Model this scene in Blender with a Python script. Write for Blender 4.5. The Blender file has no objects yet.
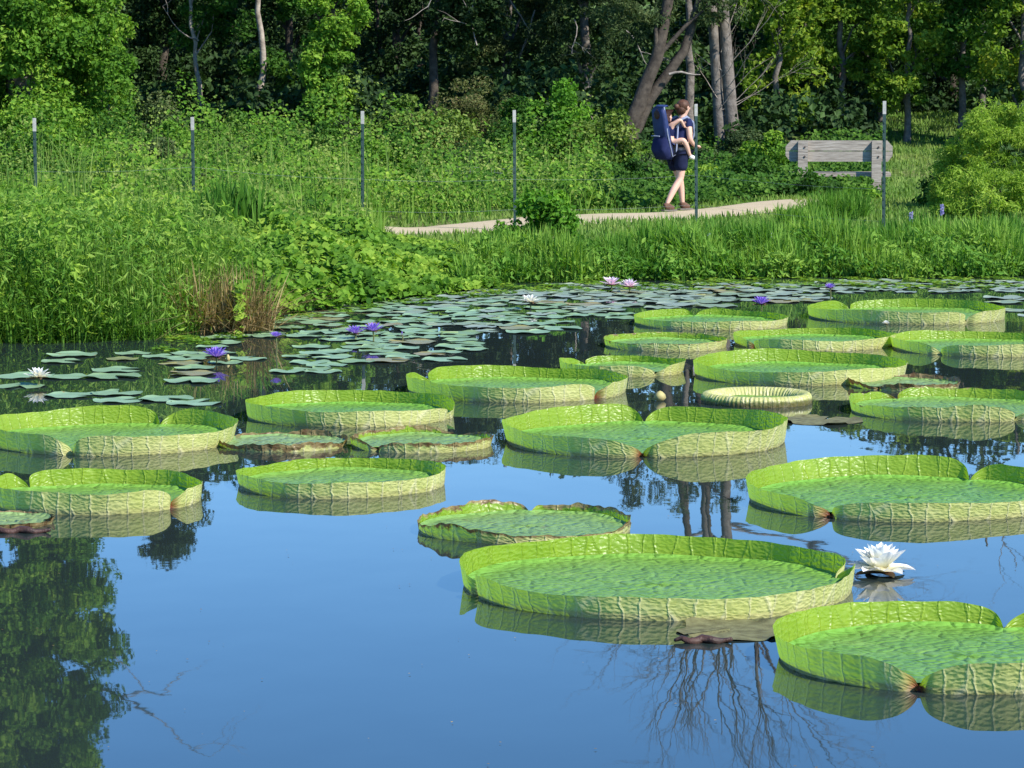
import bpy, math, random
import numpy as np
R_ = np.random.default_rng(11)
random.seed(5)
scene = bpy.context.scene
col = scene.collection
F, H = 3340.0, 2.7
PIT = math.atan(335.0 / F)
SUN_AZ = math.radians(53)      # to the right of the direction towards the camera
SUN_EL = math.radians(43)

# ------------------------------------------------------------------ helpers
def ray(px, py):
    a, b = (px - 512) / F, -(py - 384) / F
    return np.array([a, math.cos(PIT) + b * math.sin(PIT), -math.sin(PIT) + b * math.cos(PIT)])
def at_z(px, py, z=0.0):
    d = ray(px, py); t = (z - H) / d[2]
    return np.array([d[0] * t, d[1] * t, z])
def at_y(px, py, Y):
    d = ray(px, py); t = Y / d[1]
    return np.array([d[0] * t, Y, H + d[2] * t])
def X_at(px, Y): return at_y(px, 300, Y)[0]
def ztop(py, Y): return at_y(512, py, Y)[2]

def smooth(t):
    t = np.clip(t, 0, 1); return t * t * (3 - 2 * t)
_sx = np.array([-34, -26, -20, -13, -9, -4.67, -3.4, -2.6, -2.1, -1.2, -.14, 2.2, 6.1, 12, 20, 28, 36.])
_sy = np.array([-5, 8, 17, 25, 28.5, 30.6, 31.2, 32.6, 35., 37.1, 38.6, 39.5, 39.8, 38.5, 32, 14, -5.])
def shore(x):
    x = np.asarray(x, float)
    return np.interp(x, _sx, _sy) + .12 * np.sin(x * 2.3) + .07 * np.sin(x * 5.1 + 1)
def terrain(x, y):
    x = np.asarray(x, float); y = np.asarray(y, float)
    s = y - shore(x)
    back = -8 - y                                    # the near bank, behind the camera
    s = np.maximum(s, back)
    z = np.where(s < 0, -.7 * smooth(-s / 1.6), .2 * smooth(s / .9))
    left = smooth((-1.2 - x) / 2.5) * smooth(s / 6) * .26
    z = z + np.where(s > 0, left, 0)
    z = z + 1.05 * smooth((y - 57) / 15) + 1.2 * smooth((y - 78) / 70) + 9 * smooth((y - 150) / 350)
    z = z + np.where(s > .5, .03 * np.sin(x * 1.1 + y * .4) + .02 * np.sin(y * .9 - x * .6), 0)
    return z

def tag(o, label=None, cat=None, group=None, kind=None):
    if label: o["label"] = label
    if cat: o["category"] = cat
    if group: o["group"] = group
    if kind: o["kind"] = kind
    return o
def empty(name, loc, rz=0):
    o = bpy.data.objects.new(name, None); col.objects.link(o)
    o.location = tuple(float(v) for v in loc); o.rotation_euler = (0, 0, rz)
    o.empty_display_size = .1
    return o
def mesh_np(name, V, Q, mats, parent=None, loc=None, attrs=None, uv=None, smooth_=False, midx=None):
    """V (n,3); Q list/array of quads or tris of the same length."""
    V = np.asarray(V, np.float32)
    me = bpy.data.meshes.new(name)
    if isinstance(Q, np.ndarray):
        Q = Q.astype(np.int32); nf, k = Q.shape
        me.vertices.add(len(V)); me.vertices.foreach_set('co', V.ravel())
        me.loops.add(nf * k); me.loops.foreach_set('vertex_index', Q.ravel())
        me.polygons.add(nf); me.polygons.foreach_set('loop_start', np.arange(nf, dtype=np.int32) * k)
        try: me.polygons.foreach_set('loop_total', np.full(nf, k, dtype=np.int32))
        except Exception: pass
        me.update(calc_edges=True)
    else:
        me.from_pydata(V.tolist(), [], [list(q) for q in Q]); me.update()
    for k_, a in (attrs or {}).items():
        at = me.attributes.new(k_, 'FLOAT', 'POINT'); at.data.foreach_set('value', np.asarray(a, np.float32))
    if uv is not None:
        ul = me.uv_layers.new(name='UVMap')
        li = np.zeros(len(me.loops), np.int32); me.loops.foreach_get('vertex_index', li)
        ul.data.foreach_set('uv', np.asarray(uv, np.float32)[li].ravel())
    if not isinstance(mats, (list, tuple)): mats = [mats]
    for m in mats: me.materials.append(m)
    if midx is not None: me.polygons.foreach_set('material_index', np.asarray(midx, np.int32))
    me.polygons.foreach_set('use_smooth', np.full(len(me.polygons), bool(smooth_)))
    me.validate(clean_customdata=False)
    o = bpy.data.objects.new(name, me); col.objects.link(o)
    if parent: o.parent = parent
    if loc is not None: o.location = tuple(float(v) for v in loc)
    return o

class MB:
    """collects simple shapes into one mesh"""
    def __init__(s): s.V = []; s.F = []
    def add(s, V, Fs):
        n = len(s.V); s.V += [tuple(v) for v in V]; s.F += [tuple(i + n for i in f) for f in Fs]; return s
    def box(s, c, d, rot=None, bev=0.0):
        x, y, z = d[0] / 2, d[1] / 2, d[2] / 2
        if bev <= 0:
            V = [(a * x, b * y, e * z) for a in (-1, 1) for b in (-1, 1) for e in (-1, 1)]
            Fs = [(0, 1, 3, 2), (4, 6, 7, 5), (0, 4, 5, 1), (2, 3, 7, 6), (0, 2, 6, 4), (1, 5, 7, 3)]
        else:
            V = []; b = bev
            ring = [(-x + b, -z), (x - b, -z), (x, -z + b), (x, z - b), (x - b, z), (-x + b, z), (-x, z - b), (-x, -z + b)]
            for yy, q in ((-y, 0), (y, 0)):
                for (u, w) in ring: V.append((u, yy, w))
            Fs = [tuple(range(8)), tuple(range(15, 7, -1))] + [(i, i + 8, (i + 1) % 8 + 8, (i + 1) % 8) for i in range(8)]
        V = np.array(V)
        if rot is not None: V = V @ np.array(rot).T
        return s.add(V + np.array(c), Fs)
    def tube(s, pts, rad, n=8, cap=True):
        V, Q = tube(pts, rad, n)
        Fs = [tuple(q) for q in Q]
        if cap: Fs += [tuple(range(n))[::-1], tuple(range(len(V) - n, len(V)))]
        return s.add(V, Fs)
    def ball(s, c, r, nu=10, nv=7, jit=0):
        V = []; r = np.array(r) * np.ones(3)
        for i in range(nv + 1):
            th = math.pi * i / nv
            for j in range(nu):
                ph = 2 * math.pi * j / nu
                k = 1 + jit * random.uniform(-1, 1)
                V.append(np.array([math.sin(th) * math.cos(ph), math.sin(th) * math.sin(ph), math.cos(th)]) * r * k + np.array(c))
        Fs = [(i * nu + j, (i + 1) * nu + j, (i + 1) * nu + (j + 1) % nu, i * nu + (j + 1) % nu) for i in range(nv) for j in range(nu)]
        return s.add(V, Fs)
    def build(s, name, mat, parent=None, smooth_=False, loc=None):
        return mesh_np(name, s.V, s.F, mat, parent, loc, smooth_=smooth_)

def tube(pts, rad, n=6):
    P = np.asarray(pts, float); m = len(P); rad = np.ones(m) * np.asarray(rad, float)
    T = np.gradient(P, axis=0); T /= np.linalg.norm(T, axis=1)[:, None] + 1e-9
    ref = np.array([0.31, .95, 0.05]) if abs(T[0][2]) > .5 else np.array([0, 0, 1.])
    A = np.cross(T, ref); A /= np.linalg.norm(A, axis=1)[:, None] + 1e-9
    B = np.cross(T, A)
    th = np.arange(n) * 2 * np.pi / n
    V = P[:, None, :] + rad[:, None, None] * (np.cos(th)[None, :, None] * A[:, None, :] + np.sin(th)[None, :, None] * B[:, None, :])
    V = V.reshape(-1, 3)
    i = np.arange(m - 1)[:, None] * n; j = np.arange(n)[None, :]; j2 = (j + 1) % n
    Q = np.stack([i + j, i + j2, i + n + j2, i + n + j], -1).reshape(-1, 4)
    return V, Q

# ------------------------------------------------------------------ materials
def newmat(name):
    m = bpy.data.materials.new(name); m.use_nodes = True
    nt = m.node_tree; nt.nodes.clear()
    return m, nt
def N(nt, t, **kw):
    n = nt.nodes.new(t)
    for k, v in kw.items():
        if k in n.inputs.keys(): n.inputs[k].default_value = v
        else: setattr(n, k, v)
    return n
def L(nt, a, b): nt.links.new(a, b)
def c4(c): return (c[0], c[1], c[2], 1)
def ramp(nt, fac, stops):
    r = N(nt, 'ShaderNodeValToRGB'); e = r.color_ramp.elements
    while len(e) < len(stops): e.new(.5)
    for q, (p, c) in zip(e, stops): q.position = p; q.color = c4(c)
    L(nt, fac, r.inputs[0]); return r.outputs[0]
def mixc(nt, fac, a, b, mode='MIX'):
    m = N(nt, 'ShaderNodeMix', data_type='RGBA', blend_type=mode)
    for i, v in ((0, fac), (6, a), (7, b)):
        if hasattr(v, 'links'): L(nt, v, m.inputs[i])
        else: m.inputs[i].default_value = c4(v) if isinstance(v, tuple) else v
    return m.outputs[2]
def math_(nt, op, a, b=None, clamp=False):
    m = N(nt, 'ShaderNodeMath', operation=op, use_clamp=clamp)
    for i, v in ((0, a), (1, b)):
        if v is None: continue
        if hasattr(v, 'links'): L(nt, v, m.inputs[i])
        else: m.inputs[i].default_value = v
    return m.outputs[0]
def noise(nt, vec, scale, detail=3, rough=.55):
    n = N(nt, 'ShaderNodeTexNoise', Scale=scale, Detail=detail, Roughness=rough)
    if vec is not None: L(nt, vec, n.inputs['Vector'])
    return n.outputs[0]
def out(nt, sh):
    o = N(nt, 'ShaderNodeOutputMaterial'); L(nt, sh, o.inputs[0])
def objc(nt): return N(nt, 'ShaderNodeTexCoord').outputs['Object']
def geo_pos(nt): return N(nt, 'ShaderNodeNewGeometry').outputs['Position']
def bump(nt, h, strength, dist, normal=None):
    b = N(nt, 'ShaderNodeBump', Strength=strength, Distance=dist); L(nt, h, b.inputs['Height'])
    if normal is not None: L(nt, normal, b.inputs['Normal'])
    return b.outputs[0]
def princ(nt, base, rough=.6, spec=.4, nrm=None, **kw):
    p = N(nt, 'ShaderNodeBsdfPrincipled', Roughness=rough)
    p.inputs['Specular IOR Level'].default_value = spec
    for k, v in kw.items(): p.inputs[k.replace('_', ' ')].default_value = v
    if hasattr(base, 'links'): L(nt, base, p.inputs['Base Color'])
    else: p.inputs['Base Color'].default_value = c4(base)
    if nrm is not None: L(nt, nrm, p.inputs['Normal'])
    return p
def simple(name, c1, c2=None, scale=8, rough=.7, spec=.3, bmp=0, bdist=.01, bscale=None, detail=4):
    m, nt = newmat(name)
    v = objc(nt)
    if c2 is None: c2 = tuple(x * .7 for x in c1)
    n = noise(nt, v, scale, detail)
    base = ramp(nt, n, [(.32, c1), (.68, c2)])
    nr = bump(nt, noise(nt, v, bscale or scale * 3, 4), bmp, bdist) if bmp else None
    out(nt, princ(nt, base, rough, spec, nr).outputs[0]); return m

def foliage(name, dark, mid, light, trans=.35, rough=.62, spec=.13, patch=.5, tcol=None):
    dark, mid, light = [(c[0] * 1.08 + .003, c[1] * 1.04, c[2] * .88) for c in (dark, mid, light)]
    m, nt = newmat(name)
    t = N(nt, 'ShaderNodeAttribute', attribute_name='tint').outputs['Fac']
    pn = noise(nt, geo_pos(nt), patch, 3)
    t2 = math_(nt, 'ADD', t, math_(nt, 'MULTIPLY', math_(nt, 'SUBTRACT', pn, .5), 1.2), True)
    c = ramp(nt, t2, [(0, dark), (.5, mid), (1, light)])
    p = princ(nt, c, rough, spec)
    tr = N(nt, 'ShaderNodeBsdfTranslucent')
    tc = mixc(nt, 1.0, c, tcol or (1.25, 1.35, .5), 'MULTIPLY'); L(nt, tc, tr.inputs[0])
    ms = N(nt, 'ShaderNodeMixShader'); ms.inputs[0].default_value = trans
    L(nt, p.outputs[0], ms.inputs[1]); L(nt, tr.outputs[0], ms.inputs[2])
    out(nt, ms.outputs[0]); return m

M = {}
M['fol_vine'] = foliage('leaf_vine', (.03, .10, .012), (.10, .23, .025), (.25, .38, .055))
M['fol_mid'] = foliage('leaf_mid', (.016, .055, .010), (.04, .12, .018), (.11, .22, .035))
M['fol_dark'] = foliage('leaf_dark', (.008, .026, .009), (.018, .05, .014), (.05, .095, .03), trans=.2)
M['fol_grey'] = foliage('leaf_greyish', (.02, .045, .018), (.05, .09, .035), (.12, .15, .06), trans=.25)
M['fol_yellow'] = foliage('leaf_yellow', (.035, .09, .01), (.12, .22, .025), (.33, .40, .06), trans=.4)
M['fol_bright'] = foliage('leaf_bright', (.03, .11, .012), (.08, .22, .02), (.17, .34, .04), trans=.35)
M['fol_feather'] = foliage('leaf_feathery', (.10, .20, .02), (.22, .35, .05), (.36, .48, .10), trans=.4)
M['fol_olive'] = foliage('leaf_olive', (.045, .10, .02), (.11, .19, .035), (.22, .29, .08), trans=.3)
M['fol_purple'] = foliage('leaf_seedhead', (.04, .07, .02), (.10, .125, .045), (.19, .13, .085), trans=.25)
M['fol_wood_shade'] = foliage('leaf_wood_shade', (.010, .028, .010), (.022, .058, .017), (.06, .12, .03), trans=.12, patch=.25)  # leaf colour set dark so that it carries the shade inside the wood
M['grass'] = foliage('grass_blade', (.035, .11, .012), (.10, .23, .03), (.25, .37, .08), trans=.35, rough=.6, patch=.6)
M['grass_bank'] = foliage('grass_bank', (.032, .11, .013), (.085, .215, .03), (.20, .34, .06), trans=.35, rough=.6, patch=.8)
M['grass_dry'] = foliage('grass_dry', (.12, .09, .04), (.27, .20, .10), (.46, .38, .22), trans=.2, rough=.8)
M['grass_olive'] = foliage('grass_olive', (.045, .11, .02), (.10, .21, .04), (.20, .28, .08), trans=.3, rough=.7)
M['bark'] = simple('bark_grey', (.20, .175, .15), (.09, .078, .065), 9, .9, .1, .6, .02, 30)
M['bark_pale'] = simple('bark_pale', (.36, .31, .25), (.16, .13, .10), 7, .9, .1, .5, .02, 26)
M['bark_dark'] = simple('bark_dark', (.095, .078, .06), (.04, .033, .027), 9, .9, .1, .6, .02, 30)
M['twig'] = simple('twig_pale', (.30, .27, .23), (.15, .13, .11), 12, .9, .1)

# ground
def ground_mat():
    m, nt = newmat('ground_soil_turf'); v = geo_pos(nt)
    n1 = noise(nt, v, .6, 3); n2 = noise(nt, v, 9, 5)
    a = ramp(nt, n2, [(.3, (.05, .10, .02)), (.7, (.12, .20, .04))])
    b = ramp(nt, n2, [(.3, (.10, .085, .04)), (.7, (.16, .17, .06))])
    c = mixc(nt, ramp(nt, n1, [(.45, (0, 0, 0)), (.7, (1, 1, 1))]), a, b)
    out(nt, princ(nt, c, .95, .1, bump(nt, noise(nt, v, 30, 4), .8, .03)).outputs[0]); return m
M['ground'] = ground_mat()
def path_mat():
    m, nt = newmat('path_gravel'); v = geo_pos(nt)
    n1 = noise(nt, v, 1.3, 4); n2 = noise(nt, v, 45, 3)
    c = mixc(nt, n2, (.52, .42, .28), (.31, .26, .17))
    c = mixc(nt, ramp(nt, n1, [(.5, (0, 0, 0)), (.75, (.6, .6, .6))]), c, (.33, .30, .16))
    out(nt, princ(nt, c, .95, .1, bump(nt, n2, .7, .01)).outputs[0]); return m
M['path'] = path_mat()
def water_mat():
    m, nt = newmat('pond_water'); v = geo_pos(nt)
    mp = N(nt, 'ShaderNodeMapping'); L(nt, v, mp.inputs[0]); mp.inputs['Scale'].default_value = (1, .55, 1)
    h = math_(nt, 'ADD', noise(nt, mp.outputs[0], 1.1, 2), math_(nt, 'MULTIPLY', noise(nt, mp.outputs[0], 7, 2), .06))
    nr = bump(nt, h, 1.0, .0021)
    p = princ(nt, (.018, .028, .026), .012, .5, nr); p.inputs['IOR'].default_value = 1.333
    out(nt, p.outputs[0]); return m
M['water'] = water_mat()

# giant pads
def pad_floor_mat():
    m, nt = newmat('pad_upper'); v = objc(nt)
    age = N(nt, 'ShaderNodeAttribute', attribute_name='age').outputs['Fac']
    rr = N(nt, 'ShaderNodeAttribute', attribute_name='rad').outputs['Fac']
    wrp = N(nt, 'ShaderNodeMixRGB', blend_type='ADD'); wrp.inputs[0].default_value = .03
    nz = N(nt, 'ShaderNodeTexNoise', Scale=9.0); L(nt, v, nz.inputs['Vector'])
    L(nt, v, wrp.inputs[1]); L(nt, nz.outputs['Color'], wrp.inputs[2])
    vo = N(nt, 'ShaderNodeTexVoronoi', feature='SMOOTH_F1', Scale=24.0); L(nt, wrp.outputs[0], vo.inputs['Vector'])
    vo.inputs['Smoothness'].default_value = .25
    ed = N(nt, 'ShaderNodeTexVoronoi', feature='DISTANCE_TO_EDGE', Scale=7.0); L(nt, wrp.outputs[0], ed.inputs['Vector'])
    h = math_(nt, 'SUBTRACT', 1.0, vo.outputs['Distance'])
    e2 = math_(nt, 'MINIMUM', ed.outputs['Distance'], .12)
    h = math_(nt, 'ADD', h, math_(nt, 'MULTIPLY', e2, 4))
    n = noise(nt, v, 5, 4)
    c = ramp(nt, n, [(.3, (.075, .19, .022)), (.55, (.105, .235, .035)), (.75, (.15, .28, .05))])
    c = mixc(nt, math_(nt, 'MULTIPLY', math_(nt, 'SUBTRACT', .16, vo.outputs['Distance']), 1.2, True), c, (.12, .29, .07))
    edge = ramp(nt, rr, [(.86, (0, 0, 0)), (1, (.75, .75, .75))])
    c = mixc(nt, edge, c, (.15, .36, .05))
    bl = ramp(nt, noise(nt, v, 13, 4), [(.60, (0, 0, 0)), (.68, (1, 1, 1))])
    c = mixc(nt, math_(nt, 'MULTIPLY', age, .85), c, (.20, .25, .13))
    c = mixc(nt, math_(nt, 'MULTIPLY', bl, math_(nt, 'ADD', age, .12)), c, (.12, .09, .04))
    oi = N(nt, 'ShaderNodeObjectInfo').outputs['Random']
    c = mixc(nt, math_(nt, 'MULTIPLY', oi, .35), c, (.16, .25, .045))
    p = princ(nt, c, .42, .22, bump(nt, h, .9, .017))
    out(nt, p.outputs[0]); return m
M['pad_floor'] = pad_floor_mat()
def pad_rim_mat():
    m, nt = newmat('pad_rim')
    uv = N(nt, 'ShaderNodeTexCoord').outputs['UV']
    back = N(nt, 'ShaderNodeNewGeometry').outputs['Backfacing']      # 1 on the inner face of the leaf
    age = N(nt, 'ShaderNodeAttribute', attribute_name='age').outputs['Fac']
    edge = N(nt, 'ShaderNodeAttribute', attribute_name='edge').outputs['Fac']
    notch = N(nt, 'ShaderNodeAttribute', attribute_name='notch').outputs['Fac']
    nz = N(nt, 'ShaderNodeTexNoise', Scale=14.0, Detail=3.0); L(nt, uv, nz.inputs['Vector'])
    wrp = N(nt, 'ShaderNodeMixRGB', blend_type='ADD'); wrp.inputs[0].default_value = .045
    L(nt, uv, wrp.inputs[1]); L(nt, nz.outputs['Color'], wrp.inputs[2])
    # upright forking veins, finely pillowed leaf between them
    mp = N(nt, 'ShaderNodeMapping'); L(nt, wrp.outputs[0], mp.inputs[0]); mp.inputs['Scale'].default_value = (1, .2, 1)
    v1 = N(nt, 'ShaderNodeTexVoronoi', feature='DISTANCE_TO_EDGE', Scale=10.0, voronoi_dimensions='2D'); L(nt, mp.outputs[0], v1.inputs['Vector'])
    mp2 = N(nt, 'ShaderNodeMapping'); L(nt, wrp.outputs[0], mp2.inputs[0]); mp2.inputs['Scale'].default_value = (1, 1.8, 1)
    v2 = N(nt, 'ShaderNodeTexVoronoi', feature='SMOOTH_F1', Scale=30.0, voronoi_dimensions='2D'); L(nt, mp2.outputs[0], v2.inputs['Vector'])
    v2.inputs['Smoothness'].default_value = .4
    a = math_(nt, 'SUBTRACT', 1.0, math_(nt, 'MULTIPLY', v1.outputs['Distance'], 12), True)
    b = math_(nt, 'MULTIPLY', v2.outputs['Distance'], 1.0, True)
    h = math_(nt, 'ADD', math_(nt, 'MULTIPLY', a, 1.0), math_(nt, 'MULTIPLY', b, 1.0))
    n = noise(nt, uv, 6, 4)
    co = ramp(nt, n, [(.3, (.52, .53, .15)), (.7, (.74, .70, .29))])
    co = mixc(nt, math_(nt, 'MULTIPLY', a, .8), co, (.80, .74, .42))
    co = mixc(nt, math_(nt, 'MULTIPLY', b, .25), co, (.66, .64, .30))
    ci = ramp(nt, n, [(.3, (.18, .33, .015)), (.7, (.29, .43, .03))])
    oi = N(nt, 'ShaderNodeObjectInfo').outputs['Random']
    ci = mixc(nt, math_(nt, 'MULTIPLY', oi, .4), ci, (.34, .44, .05))
    c = mixc(nt, back, co, ci)
    # worn brown lip, grows with age
    e = math_(nt, 'ADD', edge, math_(nt, 'MULTIPLY', math_(nt, 'SUBTRACT', noise(nt, uv, 9, 5, .7), .5), 1.5))
    e = math_(nt, 'SUBTRACT', e, math_(nt, 'SUBTRACT', 1.32, math_(nt, 'MULTIPLY', age, 1.0)))
    e = math_(nt, 'MULTIPLY', e, 7, True)
    c = mixc(nt, e, c, ramp(nt, nz.outputs[0], [(.35, (.14, .075, .03)), (.65, (.42, .33, .14))]))
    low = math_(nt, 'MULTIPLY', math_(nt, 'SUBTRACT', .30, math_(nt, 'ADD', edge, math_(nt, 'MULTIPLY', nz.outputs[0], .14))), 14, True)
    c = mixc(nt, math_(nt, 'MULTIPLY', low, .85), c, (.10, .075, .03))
    c = mixc(nt, notch, c, (.25, .03, .015))
    # net bumps stand out outwards; dimpled on the inside
    sgn = math_(nt, 'SUBTRACT', 1.0, math_(nt, 'MULTIPLY', back, 2.0))
    nr = bump(nt, math_(nt, 'MULTIPLY', h, sgn), .75, .0055)
    p = princ(nt, c, .38, .45, nr)
    tr = N(nt, 'ShaderNodeBsdfTranslucent')
    tcol = mixc(nt, e, (.30, .52, .012), (.10, .05, .01))
    L(nt, mixc(nt, math_(nt, 'MULTIPLY', a, .25), tcol, (.16, .32, .02)), tr.inputs[0]); L(nt, nr, tr.inputs['Normal'])
    ms = N(nt, 'ShaderNodeMixShader'); ms.inputs[0].default_value = .42
    L(nt, p.outputs[0], ms.inputs[1]); L(nt, tr.outputs[0], ms.inputs[2])
    out(nt, ms.outputs[0]); return m
M['pad_rim'] = pad_rim_mat()
def lily_mat(name, a, b, rough=.32):
    m, nt = newmat(name); v = objc(nt)
    c = ramp(nt, noise(nt, v, 4, 4), [(.3, a), (.7, b)])
    w = ramp(nt, noise(nt, geo_pos(nt), 12, 3), [(.66, (0, 0, 0)), (.72, (1, 1, 1))])
    c = mixc(nt, w, c, (.22, .19, .08))
    oi = N(nt, 'ShaderNodeObjectInfo').outputs['Random']
    c = mixc(nt, math_(nt, 'MULTIPLY', oi, .55), c, (.13, .20, .055))
    out(nt, princ(nt, c, rough, .4, bump(nt, noise(nt, v, 14, 3), .3, .01)).outputs[0]); return m
M['lily'] = lily_mat('lily_leaf', (.15, .25, .13), (.22, .34, .20), .5)
M['lily_far_sheen'] = lily_mat('lily_leaf_far_sheen', (.17, .22, .17), (.25, .30, .23), .5)  # grazing reflection on the far pads is put into this greyer base colour
M['lily_old'] = lily_mat('lily_leaf_old', (.18, .18, .06), (.26, .20, .09), .4)
M['sunk'] = simple('sunk_leaf', (.17, .17, .08), (.08, .075, .035), 14, .75, .15, .6, .01, 30)
M['rot'] = simple('rotten_leaf', (.07, .03, .02), (.03, .015, .012), 20, .6, .4, .6, .01)

def petal_mat(name, base, tip, trans=.35):
    m, nt = newmat(name)
    t = N(nt, 'ShaderNodeAttribute', attribute_name='tint').outputs['Fac']
    c = ramp(nt, t, [(0, base), (.9, tip)])
    p = princ(nt, c, .45, .3)
    tr = N(nt, 'ShaderNodeBsdfTranslucent'); L(nt, c, tr.inputs[0])
    ms = N(nt, 'ShaderNodeMixShader'); ms.inputs[0].default_value = trans
    L(nt, p.outputs[0], ms.inputs[1]); L(nt, tr.outputs[0], ms.inputs[2]); out(nt, ms.outputs[0]); return m
M['petal_white'] = petal_mat('petal_white', (.85, .80, .50), (.90, .89, .84))
M['petal_pink'] = petal_mat('petal_pink', (.80, .48, .60), (.88, .76, .82))
M['petal_violet'] = petal_mat('petal_violet', (.50, .34, .78), (.27, .16, .64))
M['petal_lilac'] = petal_mat('petal_lilac', (.42, .38, .62), (.34, .30, .58))
M['stamen'] = simple('stamen_yellow', (.75, .52, .08), (.6, .36, .05), 30)
M['stem'] = simple('flower_stem', (.12, .10, .05), (.10, .15, .04), 12)
M['sepal'] = simple('sepal', (.13, .12, .05), (.18, .07, .05), 15)

M['steel_green'] = simple('post_green', (.022, .05, .045), (.04, .07, .06), 14, .5, .4, .2, .003)
M['steel_white'] = simple('post_white', (.47, .455, .41), (.33, .315, .28), 30, .5, .4)
M['wire'] = simple('wire_grey', (.20, .24, .20), (.13, .16, .14), 10, .5, .5)
def bench_mat():
    m, nt = newmat('weathered_wood'); v = objc(nt)
    mp = N(nt, 'ShaderNodeMapping'); L(nt, v, mp.inputs[0]); mp.inputs['Scale'].default_value = (1.2, 14, 14)
    n = noise(nt, mp.outputs[0], 3, 6, .65)
    c = ramp(nt, n, [(.25, (.14, .118, .095)), (.5, (.31, .27, .225)), (.75, (.47, .42, .355))])
    out(nt, princ(nt, c, .9, .1, bump(nt, n, .6, .01)).outputs[0]); return m
M['bench'] = bench_mat()
M['bolt'] = simple('rusty_bolt', (.07, .05, .04), (.04, .03, .03), 20, .6, .5)
M['skin'] = simple('skin', (.62, .38, .28), (.56, .33, .24), 6, .55, .35)
M['navy'] = simple('navy_cloth', (.012, .016, .055), (.02, .026, .08), 9, .9, .1, .5, .01, 18)
M['navy2'] = simple('navy_shorts', (.010, .013, .035), (.016, .02, .05), 9, .9, .1, .5, .01, 18)
M['blue'] = simple('blue_nylon', (.013, .024, .085), (.02, .036, .12), 8, .6, .3, .5, .01, 16)
M['black'] = simple('black_cloth', (.012, .012, .015), (.02, .02, .024), 10, .8, .2)
M['grey'] = simple('grey_trim', (.22, .25, .33), (.16, .18, .25), 12, .7, .2)
M['hair'] = simple('hair_brown', (.10, .042, .02), (.05, .022, .012), 20, .6, .3, .7, .01, 40)
M['hair_dark'] = simple('hair_dark', (.05, .018, .012), (.028, .012, .01), 20, .6, .3, .7, .01, 40)
M['shoe'] = simple('shoe_brown', (.14, .075, .05), (.09, .05, .035), 20, .8, .2)
M['sole'] = simple('shoe_sole', (.16, .14, .12), (.11, .10, .085), 20, .8, .2)
M['white'] = simple('white_sandal', (.75, .74, .72), (.62, .60, .58), 20, .7, .2)
M['eye'] = simple('eye', (.04, .025, .02), (.02, .015, .012), 20, .3, .5)

# ------------------------------------------------------------------ world, sun, camera
w = bpy.data.worlds.new("World"); scene.world = w; w.use_nodes = True
nt = w.node_tree; nt.nodes.clear()
sk = N(nt, 'ShaderNodeTexSky', sky_type='NISHITA'); sk.sun_disc = False
sun_dir = np.array([math.sin(SUN_AZ) * math.cos(SUN_EL), -math.cos(SUN_AZ) * math.cos(SUN_EL), math.sin(SUN_EL)])
sk.sun_elevation = SUN_EL
sk.sun_rotation = math.atan2(sun_dir[0], sun_dir[1])
sk.air_density = 1.0; sk.dust_density = 0.0; sk.ozone_density = 4.0; sk.altitude = 1500
hs = N(nt, 'ShaderNodeHueSaturation', Saturation=1.26, Hue=.504)
bg = N(nt, 'ShaderNodeBackground', Strength=.15); L(nt, sk.outputs[0], hs.inputs['Color']); L(nt, hs.outputs[0], bg.inputs[0])
wo = N(nt, 'ShaderNodeOutputWorld'); L(nt, bg.outputs[0], wo.inputs[0])
sl = bpy.data.lights.new('sun', 'SUN'); sl.energy = 4.7; sl.angle = math.radians(.5); sl.color = (1, .955, .88)
so = bpy.data.objects.new('sun', sl); col.objects.link(so)
from mathutils import Vector
so.rotation_euler = Vector(tuple(-sun_dir)).to_track_quat('-Z', 'Y').to_euler(); so.location = (20, -10, 30)
cam = bpy.data.cameras.new('camera'); cam.sensor_width = 36; cam.lens = F / 1024 * 36; cam.clip_end = 3000; cam.clip_start = .5
co = bpy.data.objects.new('camera', cam); col.objects.link(co); co.location = (0, 0, H)
co.rotation_euler = (math.pi / 2 - PIT, 0, 0); scene.camera = co
scene.view_settings.view_transform = 'Standard'; scene.view_settings.look = 'None'
scene.view_settings.exposure = 0.85; scene.view_settings.gamma = 1
scene.view_settings.use_curve_mapping = False
scene.cycles.transparent_max_bounces = 8

# ------------------------------------------------------------------ setting
gx = np.unique(np.concatenate([np.linspace(-500, -40, 24), np.arange(-40, -14, 1.), np.arange(-14, 16, .3), np.arange(16, 42, 1.), np.linspace(42, 500, 24)]))
gy = np.unique(np.concatenate([np.linspace(-300, -20, 15), np.arange(-20, 26, 1.), np.arange(26, 62, .3), np.arange(62, 100, 1.), np.linspace(100, 900, 50)]))
GX, GY = np.meshgrid(gx, gy); GZ = terrain(GX, GY)
nx, ny = len(gx), len(gy)
ii = (np.arange(ny - 1)[:, None] * nx + np.arange(nx - 1)[None, :]).ravel()
Q = np.stack([ii, ii + 1, ii + 1 + nx, ii + nx], -1)
g = mesh_np('ground', np.stack([GX.ravel(), GY.ravel(), GZ.ravel()], -1), Q, M['ground'], smooth_=True); tag(g, kind='structure')
wv = np.array([(-45, -20, 0), (45, -20, 0), (45, 45, 0), (-45, 45, 0)], float)
g = mesh_np('pond_water', wv, np.array([[0, 1, 2, 3]]), M['water']); tag(g, kind='structure')
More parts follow.
